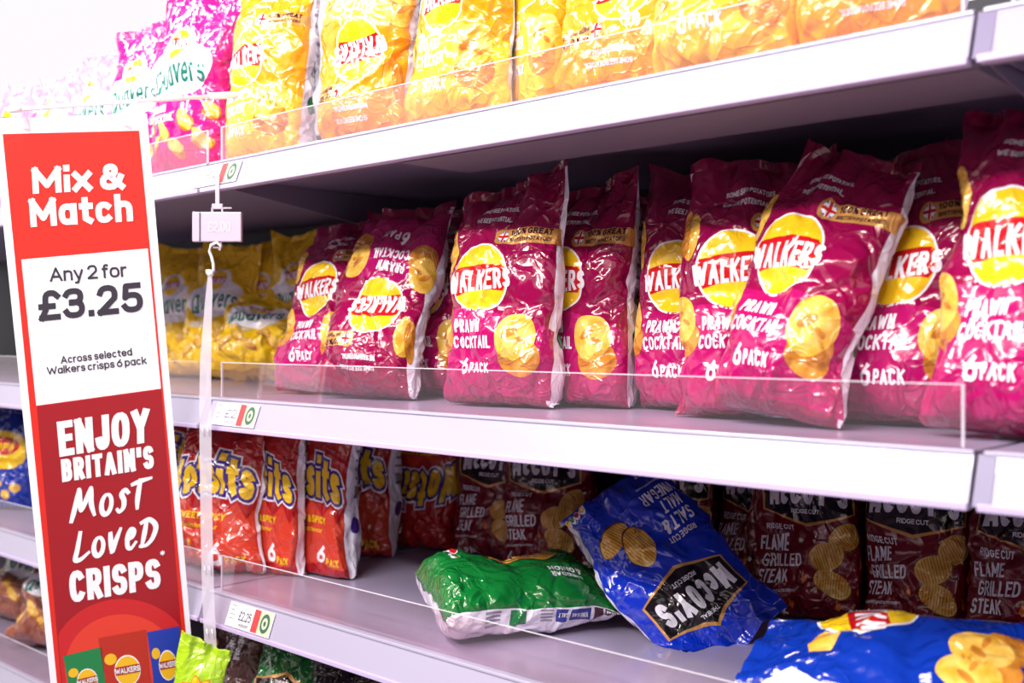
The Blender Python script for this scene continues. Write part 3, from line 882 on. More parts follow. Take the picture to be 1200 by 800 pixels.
def settle():
    """bags are soft: flatten them where they lean on each other, on the deck and on the guard"""
    for B in BAGS:
        o = B['root']
        B['R'] = np.array(o.rotation_euler.to_matrix()); B['t'] = np.array(o.location)
        B['W'] = B['P'] @ B['R'].T + B['t']
        B['c'] = B['W'].reshape(-1, 3).mean(0)
    axes = []
    for az in range(0, 360, 15):
        for el in (-50, -25, 0, 25, 50):
            a_, e_ = math.radians(az), math.radians(el)
            axes.append((math.cos(a_) * math.cos(e_), math.sin(a_) * math.cos(e_), math.sin(e_)))
    axes = np.array(axes)
    for B in BAGS:
        B['pr'] = B['W'].reshape(-1, 3)[::3] @ axes.T
        B['hi'] = B['pr'].max(0); B['lo'] = B['pr'].min(0)
    jobs = []
    for i, Ba in enumerate(BAGS):
        for Bb in BAGS[:i]:
            if Ba['deck'] is None or Bb['deck'] is None or Ba['deck'] != Bb['deck']: continue
            dep = Ba['hi'] - Bb['lo']; k = int(np.argmin(dep))
            if dep[k] > 0:
                lim = Ba['hi'][k] - dep[k] / 2
                jobs.append((Ba, axes[k], lim - .0006)); jobs.append((Bb, -axes[k], -lim - .0006))
    for B, n, lim in jobs: B['W'] = press(B['W'], n, lim)
    for B in BAGS:
        if B['deck'] is not None:
            B['W'] = press(B['W'], np.array((0, 0, -1.)), -(B['deck'] + .0008), .004)
            B['W'] = press(B['W'], np.array((0, -1., 0)), -.0275, .006)
            B['W'] = press(B['W'], np.array((0, 1., 0)), .612, .006)
            if B['deck'] in (H_BOT, H_MID):
                B['W'] = press(B['W'], np.array((0, 0, 1.)), (H_MID if B['deck'] == H_BOT else H_TOP) - .037, .006)
        B['P'] = (B['W'] - B['t']) @ B['R']
def sew():
    for B in BAGS:
        root, P, fm, bk, flip, seed = B['root'], B['P'], B['fm'], B['bk'], B['flip'], B['seed']
        N = grid_normals(P)
        st = NU + 1
        h0 = int(NU * (.5 - B['sl'] / 2)); h1 = int(NU * (.5 + B['sr'] / 2))
        submesh('front_film', P, N, grid_faces(h0, h1, 0, NV, st), fm, root)
        submesh('back_film', P, N, grid_faces(0, h0, 0, NV, st) + grid_faces(h1, NU, 0, NV, st), bk, root)
        c = NU // 4
        fin('top_seal', [tuple((P[NV, i] + P[NV, (NU // 2 - i) % NU]) / 2) for i in range(c, NU - c + 1)], (0, 0, 1), .014, fm, root, seed)
        e = [tuple((P[0, i] + P[0, (NU // 2 - i) % NU]) / 2 + np.array([0, 0, .003])) for i in range(c, NU - c + 1)]
        fin('bottom_seal', e, (0, .97, .12), .010, bk, root, seed + 1, .0008)
        for part, d in DES[B['des']].items():
            a, b = d['a'], d['b']
            if flip: a, b = -a, PH - b
            v, n = sample(P, N, a, b, .00035 + .00018 * d['l'])
            link(part, mesh_from(part, v, d['f'], d['mats'], d['mi'], True, n), root)
def rest(root, P, R, pos, zfloor=None):
    """turn the bag by R, stand its lowest point on zfloor under pos"""
    M = np.array(R.to_3x3())
    w_ = P.reshape(-1, 3) @ M.T
    z = pos[2] if zfloor is None else zfloor - w_[:, 2].min()
    root.rotation_mode = 'XYZ'
    root.rotation_euler = R.to_euler()
    root.location = (pos[0], pos[1], z)
def stand(name, label, des, px, depth, deck, yaw=0, lean=0, roll=0, **kw):
    root, P = make_bag(name, label, des, **kw)
    R = Matrix.Rotation(math.radians(yaw), 4, 'Z') @ Matrix.Rotation(math.radians(-lean), 4, 'X') @ Matrix.Rotation(math.radians(roll), 4, 'Y')
    rest(root, P, R, on_depth(px, depth), deck)
    BAGS[-1]['deck'] = deck
    return root
def lay(name, label, des, A3, B3, face, deck=None, **kw):
    """bag with its bottom end at A3, its top end at B3 and its front turned towards `face`"""
    root, P = make_bag(name, label, des, **kw)
    A3 = Vector(A3); B3 = Vector(B3)
    z = (B3 - A3).normalized(); y = -Vector(face); y = (y - z * y.dot(z)).normalized(); x = y.cross(z)
    R = Matrix((x, y, z)).transposed()
    H = kw.get('H', .30)
    mid = (A3 + B3) / 2; pos = mid - z * H / 2
    rest(root, P, R.to_4x4(), pos, deck)
    BAGS[-1]['deck'] = H_BOT
    return root

# ------------------------------------------------------------------ the setting: floor, back panel
Solid().box((-5, -3, -.05), (2.2, 1.2, 0)).build('floor', M_FLOOR)['kind'] = 'structure'
Solid().box((-4.2, -2.75, EYE + 1.62), (3, 1.1, EYE + 1.66)).build('ceiling_light_block', plain('light_block_grey', (120, 108, 118), .7))['kind'] = 'structure'  # unseen ceiling over the aisle, added to block overhead world light
Solid().box((-4.0, .62, 0.0), (.9, .65, EYE + .47)).build('wall_back', M_BACK)['kind'] = 'structure'

Solid().box((-6, -2.75, 0), (3, -2.7, EYE + .55)).build('wall_light_block', plain('light_block_mauve', (92, 70, 88), .6))['kind'] = 'structure'  # unseen wall across the aisle, added to cut low frontal light
# ------------------------------------------------------------------ shelves
H_TOP, H_MID, H_BOT = EYE + .2778, EYE - .0972, EYE - .4047
X0, X1, X2, X3 = -3.95, -1.535, -.332, .88
FH, FS = .0455, .016                                    # ticket rail height and slant
GAP = .004
DEPTH = .61
def shelf(label, xa, xb, z, channel=None, riser=True, y0=0.0, drop=-.034):
    t = thing('gondola_shelf', label, 'shelf', ((xa + xb) / 2, y0, z), group='shelves of the gondola')
    cx = (xa + xb) / 2
    a, b = xa + GAP - cx, xb - GAP - cx
    Solid().box((a, FS, -.003), (b, DEPTH, 0)).build('deck', M_DECK, t)
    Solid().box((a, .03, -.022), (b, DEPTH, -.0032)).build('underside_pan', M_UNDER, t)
    # slanted ticket rail with rolled lips
    pr = [(0, -FH), (.003, -FH), (FS + .003, -.003), (FS + .003, -.0005), (FS, -.0005), (FS - .003, -.003)]
    s = Solid().extrude_x([(-.001, -FH + .002), (FS - .0022, -.0035), (FS + .004, -.0035), (.006, -FH + .002)], a, b)
    s.build('ticket_rail', M_FASC, t)
    Solid().extrude_x([(-.004, -FH - .004), (.010, -FH - .004), (.010, -FH + .002), (-.004, -FH + .003)], a, b).build('bottom_lip', M_LIP, t, bevel=.0012)
    Solid().extrude_x([(FS - .004, -.0038), (FS + .006, -.0038), (FS + .006, .0006), (FS - .003, .0006)], a, b).build('top_lip', M_FASC, t, bevel=.0012)
    Solid().box((a, .0205, -FH), (b, .032, -.0042)).build('front_beam', M_CHAN, t)
    Solid().extrude_x([(-.003, -FH), (FS - .0028, -.003), (FS + .004, -.003), (.006, -FH)], a - .004, a + .011).build('rail_end_cap', M_CAP, t)
    if channel is not None:
        Solid().box((channel - cx, .03, -FH - .001), (b - .004, .155, -.0225)).build('stiffening_channel', M_CHAN, t)
    for x in (a, b - .003):
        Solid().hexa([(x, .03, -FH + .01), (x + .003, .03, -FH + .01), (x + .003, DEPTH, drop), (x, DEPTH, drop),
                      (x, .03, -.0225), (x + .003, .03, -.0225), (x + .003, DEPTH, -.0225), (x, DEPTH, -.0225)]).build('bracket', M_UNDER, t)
    if riser:
        r = Solid().box((a + .02, FS + .007, .0012), (b - .012, FS + .0085, .055)).build('front_guard', M_CLEAR, t)
        e = Solid().box((a + .02, FS + .0068, .055), (b - .012, FS + .0087, .0562))
        e.box((a + .0195, FS + .0066, .0012), (a + .022, FS + .0089, .0562))
        e.box((b - .014, FS + .0066, .0012), (b - .0115, FS + .0089, .0562))
        e.build('guard_edge', M_EDGE, r)
    return t
xch = on_depth(470, .03).x
shelf('top shelf full of yellow crisp bags, with clear front guard', X1, X2, H_TOP, channel=xch, drop=-.115)
shelf('middle shelf holding the magenta crisp bags behind a low clear guard', X1, X2, H_MID)
shelf('lower shelf with red, maroon, green and blue crisp bags on it', X1, X2, H_BOT)
shelf('bottommost shelf, only its dark stock seen under the lower shelf', X1, X2, EYE - .76, riser=False)
shelf('top shelf of pink crisp bags passing behind the red sign', X0, X1, H_TOP)
shelf('middle shelf left of the hanging sign, empty at its front', X0, X1, H_MID)
shelf('shelf under the blue snack bag at the far left edge', X0, X1, H_BOT)
shelf('bottom left shelf carrying the bronze snack packs', X0, X1, EYE - .69)
shelf('next shelf section at the top right corner', X2, X3, H_TOP)
shelf('next shelf section at the right edge, beyond the magenta bags', X2, X3, H_MID, riser=False)
shelf('next shelf section low at the right, beside the rightmost maroon bag', X2, X3, H_BOT, riser=False)
for x, lb in ((X1, 'slotted steel upright behind the shelf joint by the sign'), (X2, 'slotted steel upright behind the right shelf joint')):
    u = thing('gondola_upright', lb, 'upright post', (x, .6, 0), group='gondola uprights')
    Solid().box((-.0035, -.0, 0), (.0035, .018, EYE + .45)).build('post', M_UNDER, u)
    Solid().box((-.02, -.0, 0), (.02, .018, .06)).build('foot', M_UNDER, u)

# ------------------------------------------------------------------ top shelf bags
GA = 'amber multipacks along the top shelf'
B_ = 'multipack_bag'
stand(B_, 'leftmost amber crisp bag on top shelf, touching the pink bags', 'amber', 311, .10, H_TOP, yaw=8, lean=5, roll=0, group=GA)
stand(B_, 'amber crisp bag standing upside down, second from left on top shelf', 'amber', 432, .10, H_TOP, yaw=6, lean=4, flip=True, group=GA)
stand(B_, 'amber crisp bag with shiny vertical creases, third from left on top shelf', 'amber', 540, .095, H_TOP, yaw=4, lean=6, roll=2, group=GA)
stand(B_, 'amber crisp bag leaning to the right with white side showing, top shelf', 'amber', 612, .12, H_TOP, yaw=0, lean=14, roll=5, group=GA)
stand(B_, 'amber crisp bag right of the one with the white side, top shelf', 'amber', 726, .12, H_TOP, yaw=4, lean=14, flip=True, group=GA)
stand(B_, 'amber crisp bag slumped forward over the guard, second from right on top shelf', 'amber', 862, .10, H_TOP, yaw=8, lean=10, group=GA, wr=1.4)
stand(B_, 'rightmost amber crisp bag on top shelf, mostly cut off by the frame', 'amber', 1030, .11, H_TOP, yaw=4, lean=8, group=GA, flip=True)
GP = 'pink multipacks on the top shelf'
stand(B_, 'hot pink bag with white cloud print, right beside the leftmost amber bag', 'curl_p', 226, .10, H_TOP, yaw=14, lean=4, group=GP, flip=False, H=.325, W=.19)
stand(B_, 'hot pink bag just right of the upper red sign corner, second from the amber bags', 'curl_p', 168, .12, H_TOP, yaw=16, lean=5, group=GP, H=.32, W=.18)
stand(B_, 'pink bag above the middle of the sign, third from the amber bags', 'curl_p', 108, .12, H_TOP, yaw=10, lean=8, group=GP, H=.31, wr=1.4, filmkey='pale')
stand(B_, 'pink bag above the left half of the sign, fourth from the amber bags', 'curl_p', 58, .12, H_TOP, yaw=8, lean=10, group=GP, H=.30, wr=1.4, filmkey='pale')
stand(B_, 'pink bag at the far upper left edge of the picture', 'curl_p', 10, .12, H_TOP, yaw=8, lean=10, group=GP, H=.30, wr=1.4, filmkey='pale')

# ------------------------------------------------------------------ middle shelf bags
GM = 'magenta multipacks on the middle shelf'
stand(B_, 'leftmost magenta crisp bag, leaning back beside the yellow bags', 'prawn', 376, .17, H_MID, yaw=14, lean=20, group=GM)
stand(B_, 'magenta crisp bag standing upside down with white edge, second from left', 'prawn', 428, .14, H_MID, split_r=.42, yaw=14, lean=19, roll=2, flip=True, group=GM)
stand(B_, 'magenta crisp bag in shade between the upside down bag and the sharp centre bag', 'prawn', 515, .27, H_MID, yaw=8, lean=8, group=GM)
stand(B_, 'upright magenta crisp bag in the centre, sharpest of all, white stripe on its right', 'prawn', 588, .155, H_MID, yaw=5, lean=7, split_r=.42, group=GM, W=.18, T=.106)
stand(B_, 'magenta crisp bag half hidden behind the right side of the sharp centre bag', 'prawn', 682, .235, H_MID, yaw=0, lean=6, group=GM)
stand(B_, 'magenta crisp bag mostly hidden behind the wide frontal bag right of centre', 'prawn', 816, .27, H_MID, yaw=8, lean=6, group=GM)
stand(B_, 'wide magenta crisp bag facing out with its whole round logo visible', 'prawn', 877, .19, H_MID, yaw=16, lean=10, group=GM)
stand(B_, 'magenta crisp bag leaning back and to the right, white side strip slanting', 'prawn', 908, .12, H_MID, yaw=0, lean=20, roll=8, W=.152, split_r=.43, group=GM)
stand(B_, 'magenta crisp bag seen between the slanting bag and the right edge bag', 'prawn', 1068, .22, H_MID, yaw=8, lean=8, group=GM)
stand(B_, 'magenta crisp bag cut off by the right edge of the picture', 'prawn', 1188, .12, H_MID, yaw=0, lean=14, roll=3, group=GM, H=.315)
stand(B_, 'dim magenta bag in back row, its top showing above the upside down bag', 'prawn', 462, .38, H_MID, yaw=4, lean=4, group=GM, H=.285)
stand(B_, 'dim magenta bag in back row, top showing right of the sharp centre bag', 'prawn', 752, .40, H_MID, yaw=6, lean=3, group=GM)
stand(B_, 'dim magenta bag in back row behind the wide frontal bag', 'prawn', 905, .40, H_MID, yaw=5, lean=3, group=GM)
stand(B_, 'dim magenta bag in back row above the slanting bag', 'prawn', 1018, .40, H_MID, yaw=2, lean=3, group=GM, H=.305)
stand(B_, 'dim magenta bag in back row with a raised corner, near the right edge', 'prawn', 1120, .38, H_MID, yaw=6, lean=2, group=GM, H=.31)
GQ = 'yellow multipacks on the middle shelf'
stand(B_, 'leftmost yellow snack bag, nearest to the red sign on middle shelf', 'curl_y', 213, .44, H_MID, yaw=20, lean=5, group=GQ)
stand(B_, 'yellow snack bag behind the hanging plastic strip', 'curl_y', 246, .40, H_MID, yaw=28, lean=16, roll=4, group=GQ)
stand(B_, 'yellow snack bag between the hanging strip and the tallest yellow bag', 'curl_y', 310, .50, H_MID, yaw=22, lean=3, group=GQ)
stand(B_, 'tallest yellow snack bag, touching the leftmost magenta bag', 'curl_y', 350, .47, H_MID, yaw=22, lean=8, group=GQ, H=.315)
stand(B_, 'low slumped yellow snack bag in front of the other yellow bags', 'curl_y', 292, .34, H_MID, yaw=24, lean=40, group=GQ, H=.2, W=.2, wr=1.5)

# ------------------------------------------------------------------ lower shelf bags
GR = 'red multipacks on the lower shelf'
stand(B_, 'red snack bag glimpsed between the sign and the widest red bag', 'puff', 205, .24, H_BOT, yaw=12, lean=4, group=GR, H=.28)
stand(B_, 'widest red snack bag, foremost of the red row, behind the hanging strip', 'puff', 258, .11, H_BOT, yaw=14, lean=4, group=GR, H=.28, W=.20, wr=1.3)
stand(B_, 'red snack bag squeezed between the widest red bag and the white edged one', 'puff', 305, .15, H_BOT, yaw=8, lean=2, group=GR, H=.275, W=.185)
stand(B_, 'red snack bag with white right edge, third from left', 'puff', 368, .20, H_BOT, yaw=6, lean=2, group=GR, H=.28, W=.18)
stand(B_, 'dark red snack bag set far back right of the white edged one', 'puff', 424, .37, H_BOT, yaw=2, lean=3, group=GR, H=.28)
stand(B_, 'red snack bag upside down, beside the first maroon bag', 'puff', 502, .48, H_BOT, yaw=16, lean=4, group=GR, H=.28, flip=True, W=.155)
GS = 'maroon multipacks on the lower shelf'
SK = dict(H=.275, W=.168, T=.085, group=GS, wr=1.2)
stand(B_, 'leftmost maroon crisp bag, above the green bag', 'steak', 585, .50, H_BOT, yaw=14, lean=3, **SK)
stand(B_, 'second maroon crisp bag from left, partly behind the leaning blue bag', 'steak', 642, .50, H_BOT, yaw=18, lean=3, **SK)
stand(B_, 'maroon crisp bag behind the leaning blue bag, its top crisp just visible', 'steak', 797, .52, H_BOT, yaw=6, lean=3, **SK)
stand(B_, 'narrow slice of maroon crisp bag between the hidden one and the full maroon front', 'steak', 893, .555, H_BOT, yaw=10, lean=3, **SK)
stand(B_, 'maroon crisp bag showing its full front, right of the leaning blue bag', 'steak', 950, .50, H_BOT, yaw=16, lean=5, **SK)
stand(B_, 'maroon crisp bag above the middle of the blue bag lying in front', 'steak', 1075, .52, H_BOT, yaw=8, lean=5, **SK)
stand(B_, 'maroon crisp bag at the right edge of the lower shelf', 'steak', 1205, .52, H_BOT, yaw=6, lean=4, **SK)
tocam = lambda p: (Vector((0, -D, EYE)) - Vector(p)).normalized()
UP = Vector((0, 0, 1))
# green bag lying on its back with its white side to the aisle
A3 = at_z(492, 712, 1.46); B3 = at_z(722, 702, 1.56)
lay(B_, 'green crisp bag lying on the lower shelf, white side to the front', 'green_side', A3, B3, UP * .97 + tocam(A3) * .18, deck=H_BOT + .001, H=.265, W=.16, T=.082, split_at=.455, split_r=.455, wr=.8, bottom=.1, top=.75)
# blue bag leaning upside down against the maroon ones
A3 = at_z(702, 566, 1.57); B3 = at_z(866, 764, 1.41)
lay(B_, 'blue crisp bag leaning upside down against the maroon bags', 'salt', A3, B3, tocam(A3) * .9 + UP * .25 + Vector((.25, 0, 0)), H=.272, W=.175, T=.08, wr=1.0)
# blue bag lying across the front right corner
A3 = at_z(1245, 850, 1.0); B3 = at_z(900, 820, 1.10)
lay(B_, 'blue crisp bag lying across the front right corner with big crisps printed', 'plain', A3, B3, UP * .92 + tocam(A3) * .45, deck=H_BOT + .001, H=.30, W=.19, T=.085, split_at=.46, wr=.75)

# ------------------------------------------------------------------ stock under the lower shelf and at far left
GU = 'bags under the lower shelf'
HB = EYE - .76
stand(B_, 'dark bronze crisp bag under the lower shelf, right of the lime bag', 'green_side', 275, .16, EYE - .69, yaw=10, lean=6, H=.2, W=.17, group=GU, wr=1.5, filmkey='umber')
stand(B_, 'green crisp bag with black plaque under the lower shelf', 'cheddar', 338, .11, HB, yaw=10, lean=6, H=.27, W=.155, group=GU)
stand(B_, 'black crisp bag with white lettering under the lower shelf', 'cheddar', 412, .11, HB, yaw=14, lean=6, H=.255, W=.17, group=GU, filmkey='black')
stand('snack_bag', 'blue snack bag with yellow and red top at the far left edge', 'snack', 8, .14, H_BOT, yaw=20, lean=4, H=.22, W=.19, T=.09)
FILM['bronze'] = (film('film_bronze', (168, 98, 74), .22, .8, .5), film('film_bronze', (168, 98, 74)))
FILM['toffee'] = (film('film_toffee', (214, 160, 40), .22, .8, .5), film('film_toffee', (214, 160, 40)))
HL = EYE - .69
GB = 'bronze snack packs at the far left'
stand('snack_bag', 'golden yellow snack bag behind the bronze packs left of the sign', 'snack', 38, .30, HL, yaw=15, lean=5, H=.21, W=.18, T=.09, filmkey='toffee', wr=1.6)
stand('snack_bag', 'bronze snack pack slumped at the far left edge', 'curl_y', 2, .15, HL, yaw=10, lean=45, H=.21, W=.17, T=.09, filmkey='bronze', wr=1.8, group=GB)
stand('snack_bag', 'bronze snack pack slumped against the left side of the sign', 'curl_y', 45, .10, HL, yaw=25, lean=40, H=.21, W=.17, T=.09, filmkey='bronze', wr=1.8, group=GB)

# ------------------------------------------------------------------ hanging promotional sign
SU = Vector((2780, 322, 1268)); SV = Vector((378, -9000, 1268))     # camera right, up, forward
def cam2w(v): return Vector((CS * v.x - SN * v.z, SN * v.x + CS * v.z, v.y))
u_ = cam2w(SU).normalized(); v_ = cam2w(SV); v_ = (v_ - u_ * v_.dot(u_)).normalized()
n_ = u_.cross(v_).normalized()
S0 = at_z(-9, 139, 1.535)
if n_.dot(tocam(S0)) < 0: n_ = -n_
def sign_pt(px, py, off=0.0):
    r = ray(px, py); o = Vector((0, -D, EYE))
    t = (S0 - o).dot(n_) / r.dot(n_)
    return o + r * t + n_ * off
sign = thing('hanging_sign', 'tall red and white promotional sign hanging from a rod at left', 'sign', sign_pt(80, 137))
def sart(parent, base, items):
    d = {}
    for part, mat, p, l in items:
        q = d.setdefault(part, ([], [], [], []))
        if mat not in q[2]: q[2].append(mat)
        k = len(q[0]); q[0].extend(sign_pt(x, y, .0008 + .0003 * l) - base for x, y in p)
        q[1].append(tuple(range(k, k + len(p)))); q[3].append(q[2].index(mat))
    for part, q in d.items():
        link(part, mesh_from(part, q[0], q[1], q[2], q[3], False), parent)
base = sign.location.copy()
bc = [(-9, 139), (172, 133), (234, 862), (66.5, 872)]
Solid().hexa([sign_pt(x, y, -.0006) - base for x, y in bc] + [sign_pt(x, y, .0006) - base for x, y in bc]).build('board', M_WHITE, sign)
A = Art()
A.poly('red_panel', M_CARDRED, [(3, 157), (163, 153), (228, 852), (72.5, 858)], 0)
A.poly('price_panel', M_WHITE, [(25, 304), (173, 291), (188.5, 455), (42.5, 475)], 1)
A.poly('slogan_panel', M_CARDDK, [(43, 476), (188.8, 456), (222, 852), (77, 858)], 1)
def within(p, lo): return p
edgeL = lambda y: 43 + (y - 476) * .089 + 1
edgeR = lambda y: 188.8 + (y - 456) * .084 - 1
for r, m, l in ((82, M_CARDMID, 2), (64, M_CARDHOT, 3)):
    pts = []
    for i in range(41):
        a = math.pi * i / 40
        x, y = 143 + r * 1.05 * math.cos(a), 783 - r * math.sin(a)
        pts.append((min(max(x, edgeL(y)), edgeR(y)), y))
    pts += [(edgeL(845) if r > 70 else 143 - r * 1.05 + 6, 845), (edgeR(845) if r > 70 else 143 + r * 1.05, 845)]
    pts = pts[:41] + [pts[41], pts[42]]
    A.poly('slogan_panel', m, pts, l)
def quad_text(part, mat, txt, TL, TR, BR, BL, weight, lay=4, **kw):
    wd = math.hypot(BR[0] - BL[0], BR[1] - BL[1]); ht = math.hypot(TL[0] - BL[0], TL[1] - BL[1])
    def fn(x, y):
        s, t = x / wd, y / ht
        b = (BL[0] + (BR[0] - BL[0]) * s, BL[1] + (BR[1] - BL[1]) * s); c = (TL[0] + (TR[0] - TL[0]) * s, TL[1] + (TR[1] - TL[1]) * s)
        return b[0] + (c[0] - b[0]) * t, b[1] + (c[1] - b[1]) * t
    for i, p in enumerate(text_polys(txt, wd, ht, weight, **kw)): A.poly(part, mat, [fn(*q) for q in p], lay + .07 * (i % 7))
quad_text('heading_lettering', M_WHITE, 'Mix &', (37, 196.5), (145, 191), (146.5, 221.5), (38.5, 227), 7.3, gap=2.6)
quad_text('heading_lettering', M_WHITE, 'Match', (33.5, 233), (154, 227), (156, 259), (36, 266), 7.3, gap=2.6)
quad_text('offer_lettering', M_INK, 'Any 2 for', (57.5, 313.5), (147.5, 307.5), (149, 324), (58.5, 330), 2.6)
quad_text('price_lettering', M_INK, '£3.25', (43.5, 341), (166, 330), (168, 364.5), (45, 376.5), 7.0, gap=3.6)
quad_text('small_print', M_INK, 'Across selected', (70.5, 417), (154, 407.2), (155, 416), (71.3, 426), 1.5)
quad_text('small_print', M_INK, 'Walkers crisps 6 pack', (54.5, 430), (171, 417), (172, 426), (55.2, 439), 1.5)
quad_text('slogan_lettering', M_WHITE, 'ENJOY', (66.2, 494), (174.6, 477.5), (175, 517.4), (69.8, 535), 8.4, gap=2.2)
quad_text('slogan_lettering', M_WHITE, "BRITAIN'S", (71, 538), (179, 521), (180.5, 548), (72.9, 564.5), 5.7, gap=1.8)
quad_text('slogan_lettering', M_WHITE, 'Most', (84, 572), (176, 559), (172, 596), (81, 613), 5.2, glyphs=BR, gap=1.0, brush=True)
quad_text('slogan_lettering', M_WHITE, 'LoveD', (87, 623), (186, 604), (184, 638), (85.5, 660), 5.2, glyphs=BR, gap=1.0, brush=True)
quad_text('slogan_lettering', M_WHITE, 'CRISPS', (80, 669), (186.8, 653), (188.5, 688), (82.4, 706), 7.6, gap=2.0)
quad_text('slogan_lettering', M_WHITE, '*', (187, 645), (193, 644), (193.5, 656), (188, 657), 1.2)
def mini(part, quad, mat, word):
    TL, TR, BR, BL = quad
    def P2(s, t):
        b = (BL[0] + (BR[0] - BL[0]) * s, BL[1] + (BR[1] - BL[1]) * s); c = (TL[0] + (TR[0] - TL[0]) * s, TL[1] + (TR[1] - TL[1]) * s)
        return b[0] + (c[0] - b[0]) * t, b[1] + (c[1] - b[1]) * t
    A.poly(part, mat, [P2(*q) for q in ((0, 0), (1, 0), (.96, .5), (1, 1), (0, 1), (.04, .5))], 5)
    A.poly(part, M_WHITE, [P2(.52 + .27 * math.cos(a), .55 + .19 * math.sin(a)) for a in np.linspace(0, 6.28, 20)[:-1]], 6)
    A.poly(part, S_YEL, [P2(.52 + .25 * math.cos(a), .55 + .175 * math.sin(a)) for a in np.linspace(0, 6.28, 20)[:-1]], 7)
    A.poly(part, M_CARDDK, [P2(s, t) for s, t in ((.27, .51), (.77, .51), (.77, .61), (.27, .61))], 8)
    for p in text_polys('WALKERS', .5, .07, .016): A.poly(part, M_WHITE, [P2(.27 + x, .525 + y) for x, y in p], 9)
    A.poly(part, S_YEL, [P2(.2 + .13 * math.cos(a), .72 + .07 * math.sin(a)) for a in np.linspace(0, 6.28, 14)[:-1]], 6)
    A.poly(part, S_YEL, [P2(.75 + .12 * math.cos(a), .22 + .07 * math.sin(a)) for a in np.linspace(0, 6.28, 14)[:-1]], 6)
S_YEL = plain('sign_yellow', (248, 190, 30), .4)
mini('pictured_green_bag', ((74, 768), (119, 757), (131, 835), (84, 845)), plain('sign_green', (30, 130, 70), .4), 'a')
mini('pictured_red_bag', ((115, 747), (171, 737), (183, 832), (126, 842)), plain('sign_brick', (190, 44, 24), .4), 'b')
mini('pictured_blue_bag', ((172, 740), (210, 733), (221, 826), (182, 834)), plain('sign_blue', (34, 60, 170), .4), 'c')
sart(sign, base, A.items)
# clips on the sign
tip = at_z(14, 128.5, 1.53); end = at_z(262, 112, 1.74)
rdir = (end - tip).normalized()
for px, k in ((30, .06), (150, .56)):
    top = tip + (end - tip) * k; bot = sign_pt(px, 150, .002)
    tp = top - base + UP * .004; bt = bot - base
    Solid().tube([tp, tp * .5 + bt * .5, bt], [.004, .003, .006], 8).build('clip', M_STRIP, sign)
rod = thing('sign_rod', 'thin white rod holding up the red sign', 'rod', end)
Solid().tube([tip - end, rdir * .02], .0032, 12).build('arm', M_WHITEP, rod, smooth=True)
Solid().tube([-rdir * .025, rdir * .02], .0055, 12).build('collar', M_WHITEP, rod, smooth=True)
far = Vector((-.022, .15, .002))
Solid().tube([rdir * .0, rdir * .02 + Vector((-.002, 0, 0)), far, Vector((far.x, far.y + .004, H_TOP - end.z + .001))], .0032, 10).build('post', M_WHITEP, rod, smooth=True)
Solid().tube([tip - end - rdir * .003, tip - end + rdir * .012], .0048, 12).build('end_cap', M_WHITEP, rod, smooth=True)

# ------------------------------------------------------------------ price tickets on the rails
T_RED = plain('ticket_red', (226, 60, 62), .5); T_GRN = plain('ticket_green', (196, 214, 160), .5)
T_DKG = plain('ticket_dark_green', (60, 92, 84), .5); T_GREY = plain('ticket_grey', (120, 112, 126), .5)
def ticket(label, px, py_h, z, wd, price, faint=False):
    X = on_depth(px, 0).x
    t = thing('price_ticket', label, 'price ticket', (X, 0, z), group='shelf edge price tickets')
    ht = .036
    dy = FS - .0012; dz = FH - .0055; L = math.hypot(dy, dz); uy, uz = dy / L, dz / L
    def pt(x, y, o): return (x, -.0022 + uy * (y + .002) - uz * o, -FH + .003 + uz * (y + .002) + uy * o)
    Solid().hexa([pt(0, 0, .0002), pt(wd, 0, .0002), pt(wd, 0, .0012), pt(0, 0, .0012), pt(0, ht, .0002), pt(wd, ht, .0002), pt(wd, ht, .0012), pt(0, ht, .0012)]).build('card', M_WHITE, t)
    A = Art(); k = wd
    ink = T_GREY if faint else M_INK
    A.poly('red_band', T_RED, [(k * .58, .001), (k * .72, .001), (k * .72, ht - .001), (k * .58, ht - .001)], 0)
    A.poly('roundel', T_GRN, [(k * .72, .001), (k * .99, .001), (k * .99, ht - .001), (k * .72, ht - .001)], 0)
    for r, m, l in ((.0115, T_DKG, 1), (.0068, T_GRN, 2), (.0032, T_DKG, 3)):
        A.poly('roundel', m, ell(k * .855, ht * .5, r, r * 1.25, 24), l)
    A.text('print', ink, price, k * .26, .012, k * .28, .014, .0022, 1)
    for i in range(4):
        A.poly('print', ink, [(k * .04, .031 - i * .0065), (k * (.17 - .02 * (i % 2)), .031 - i * .0065), (k * (.17 - .02 * (i % 2)), .0322 - i * .0065), (k * .04, .0322 - i * .0065)], 1)
    for i in range(9):
        A.poly('print', ink, [(k * (.3 + .025 * i), .003), (k * (.312 + .025 * i), .003), (k * (.312 + .025 * i), .008), (k * (.3 + .025 * i), .008)], 1)
    d = {}
    for part, mat, p, l in A.items:
        q = d.setdefault(part, ([], [], [], []))
        if mat not in q[2]: q[2].append(mat)
        n0 = len(q[0]); q[0].extend(pt(x, y, .0014 + .0002 * l) for x, y in p)
        q[1].append(tuple(range(n0, n0 + len(p)))); q[3].append(q[2].index(mat))
    for part, q in d.items(): link(part, mesh_from(part, q[0], q[1], q[2], q[3], False), t)
    return t
ticket('price ticket with round symbol on the middle shelf rail, beside the strip', 249, 0, H_MID, .115, '£2', True)
ticket('price ticket with red band on the lower shelf rail, above the green bag top', 265, 0, H_BOT, .115, '£2.25')
ticket('faint price ticket on the top shelf rail above the clip-on card holder', 226, 0, H_TOP, .125, '£2', True)

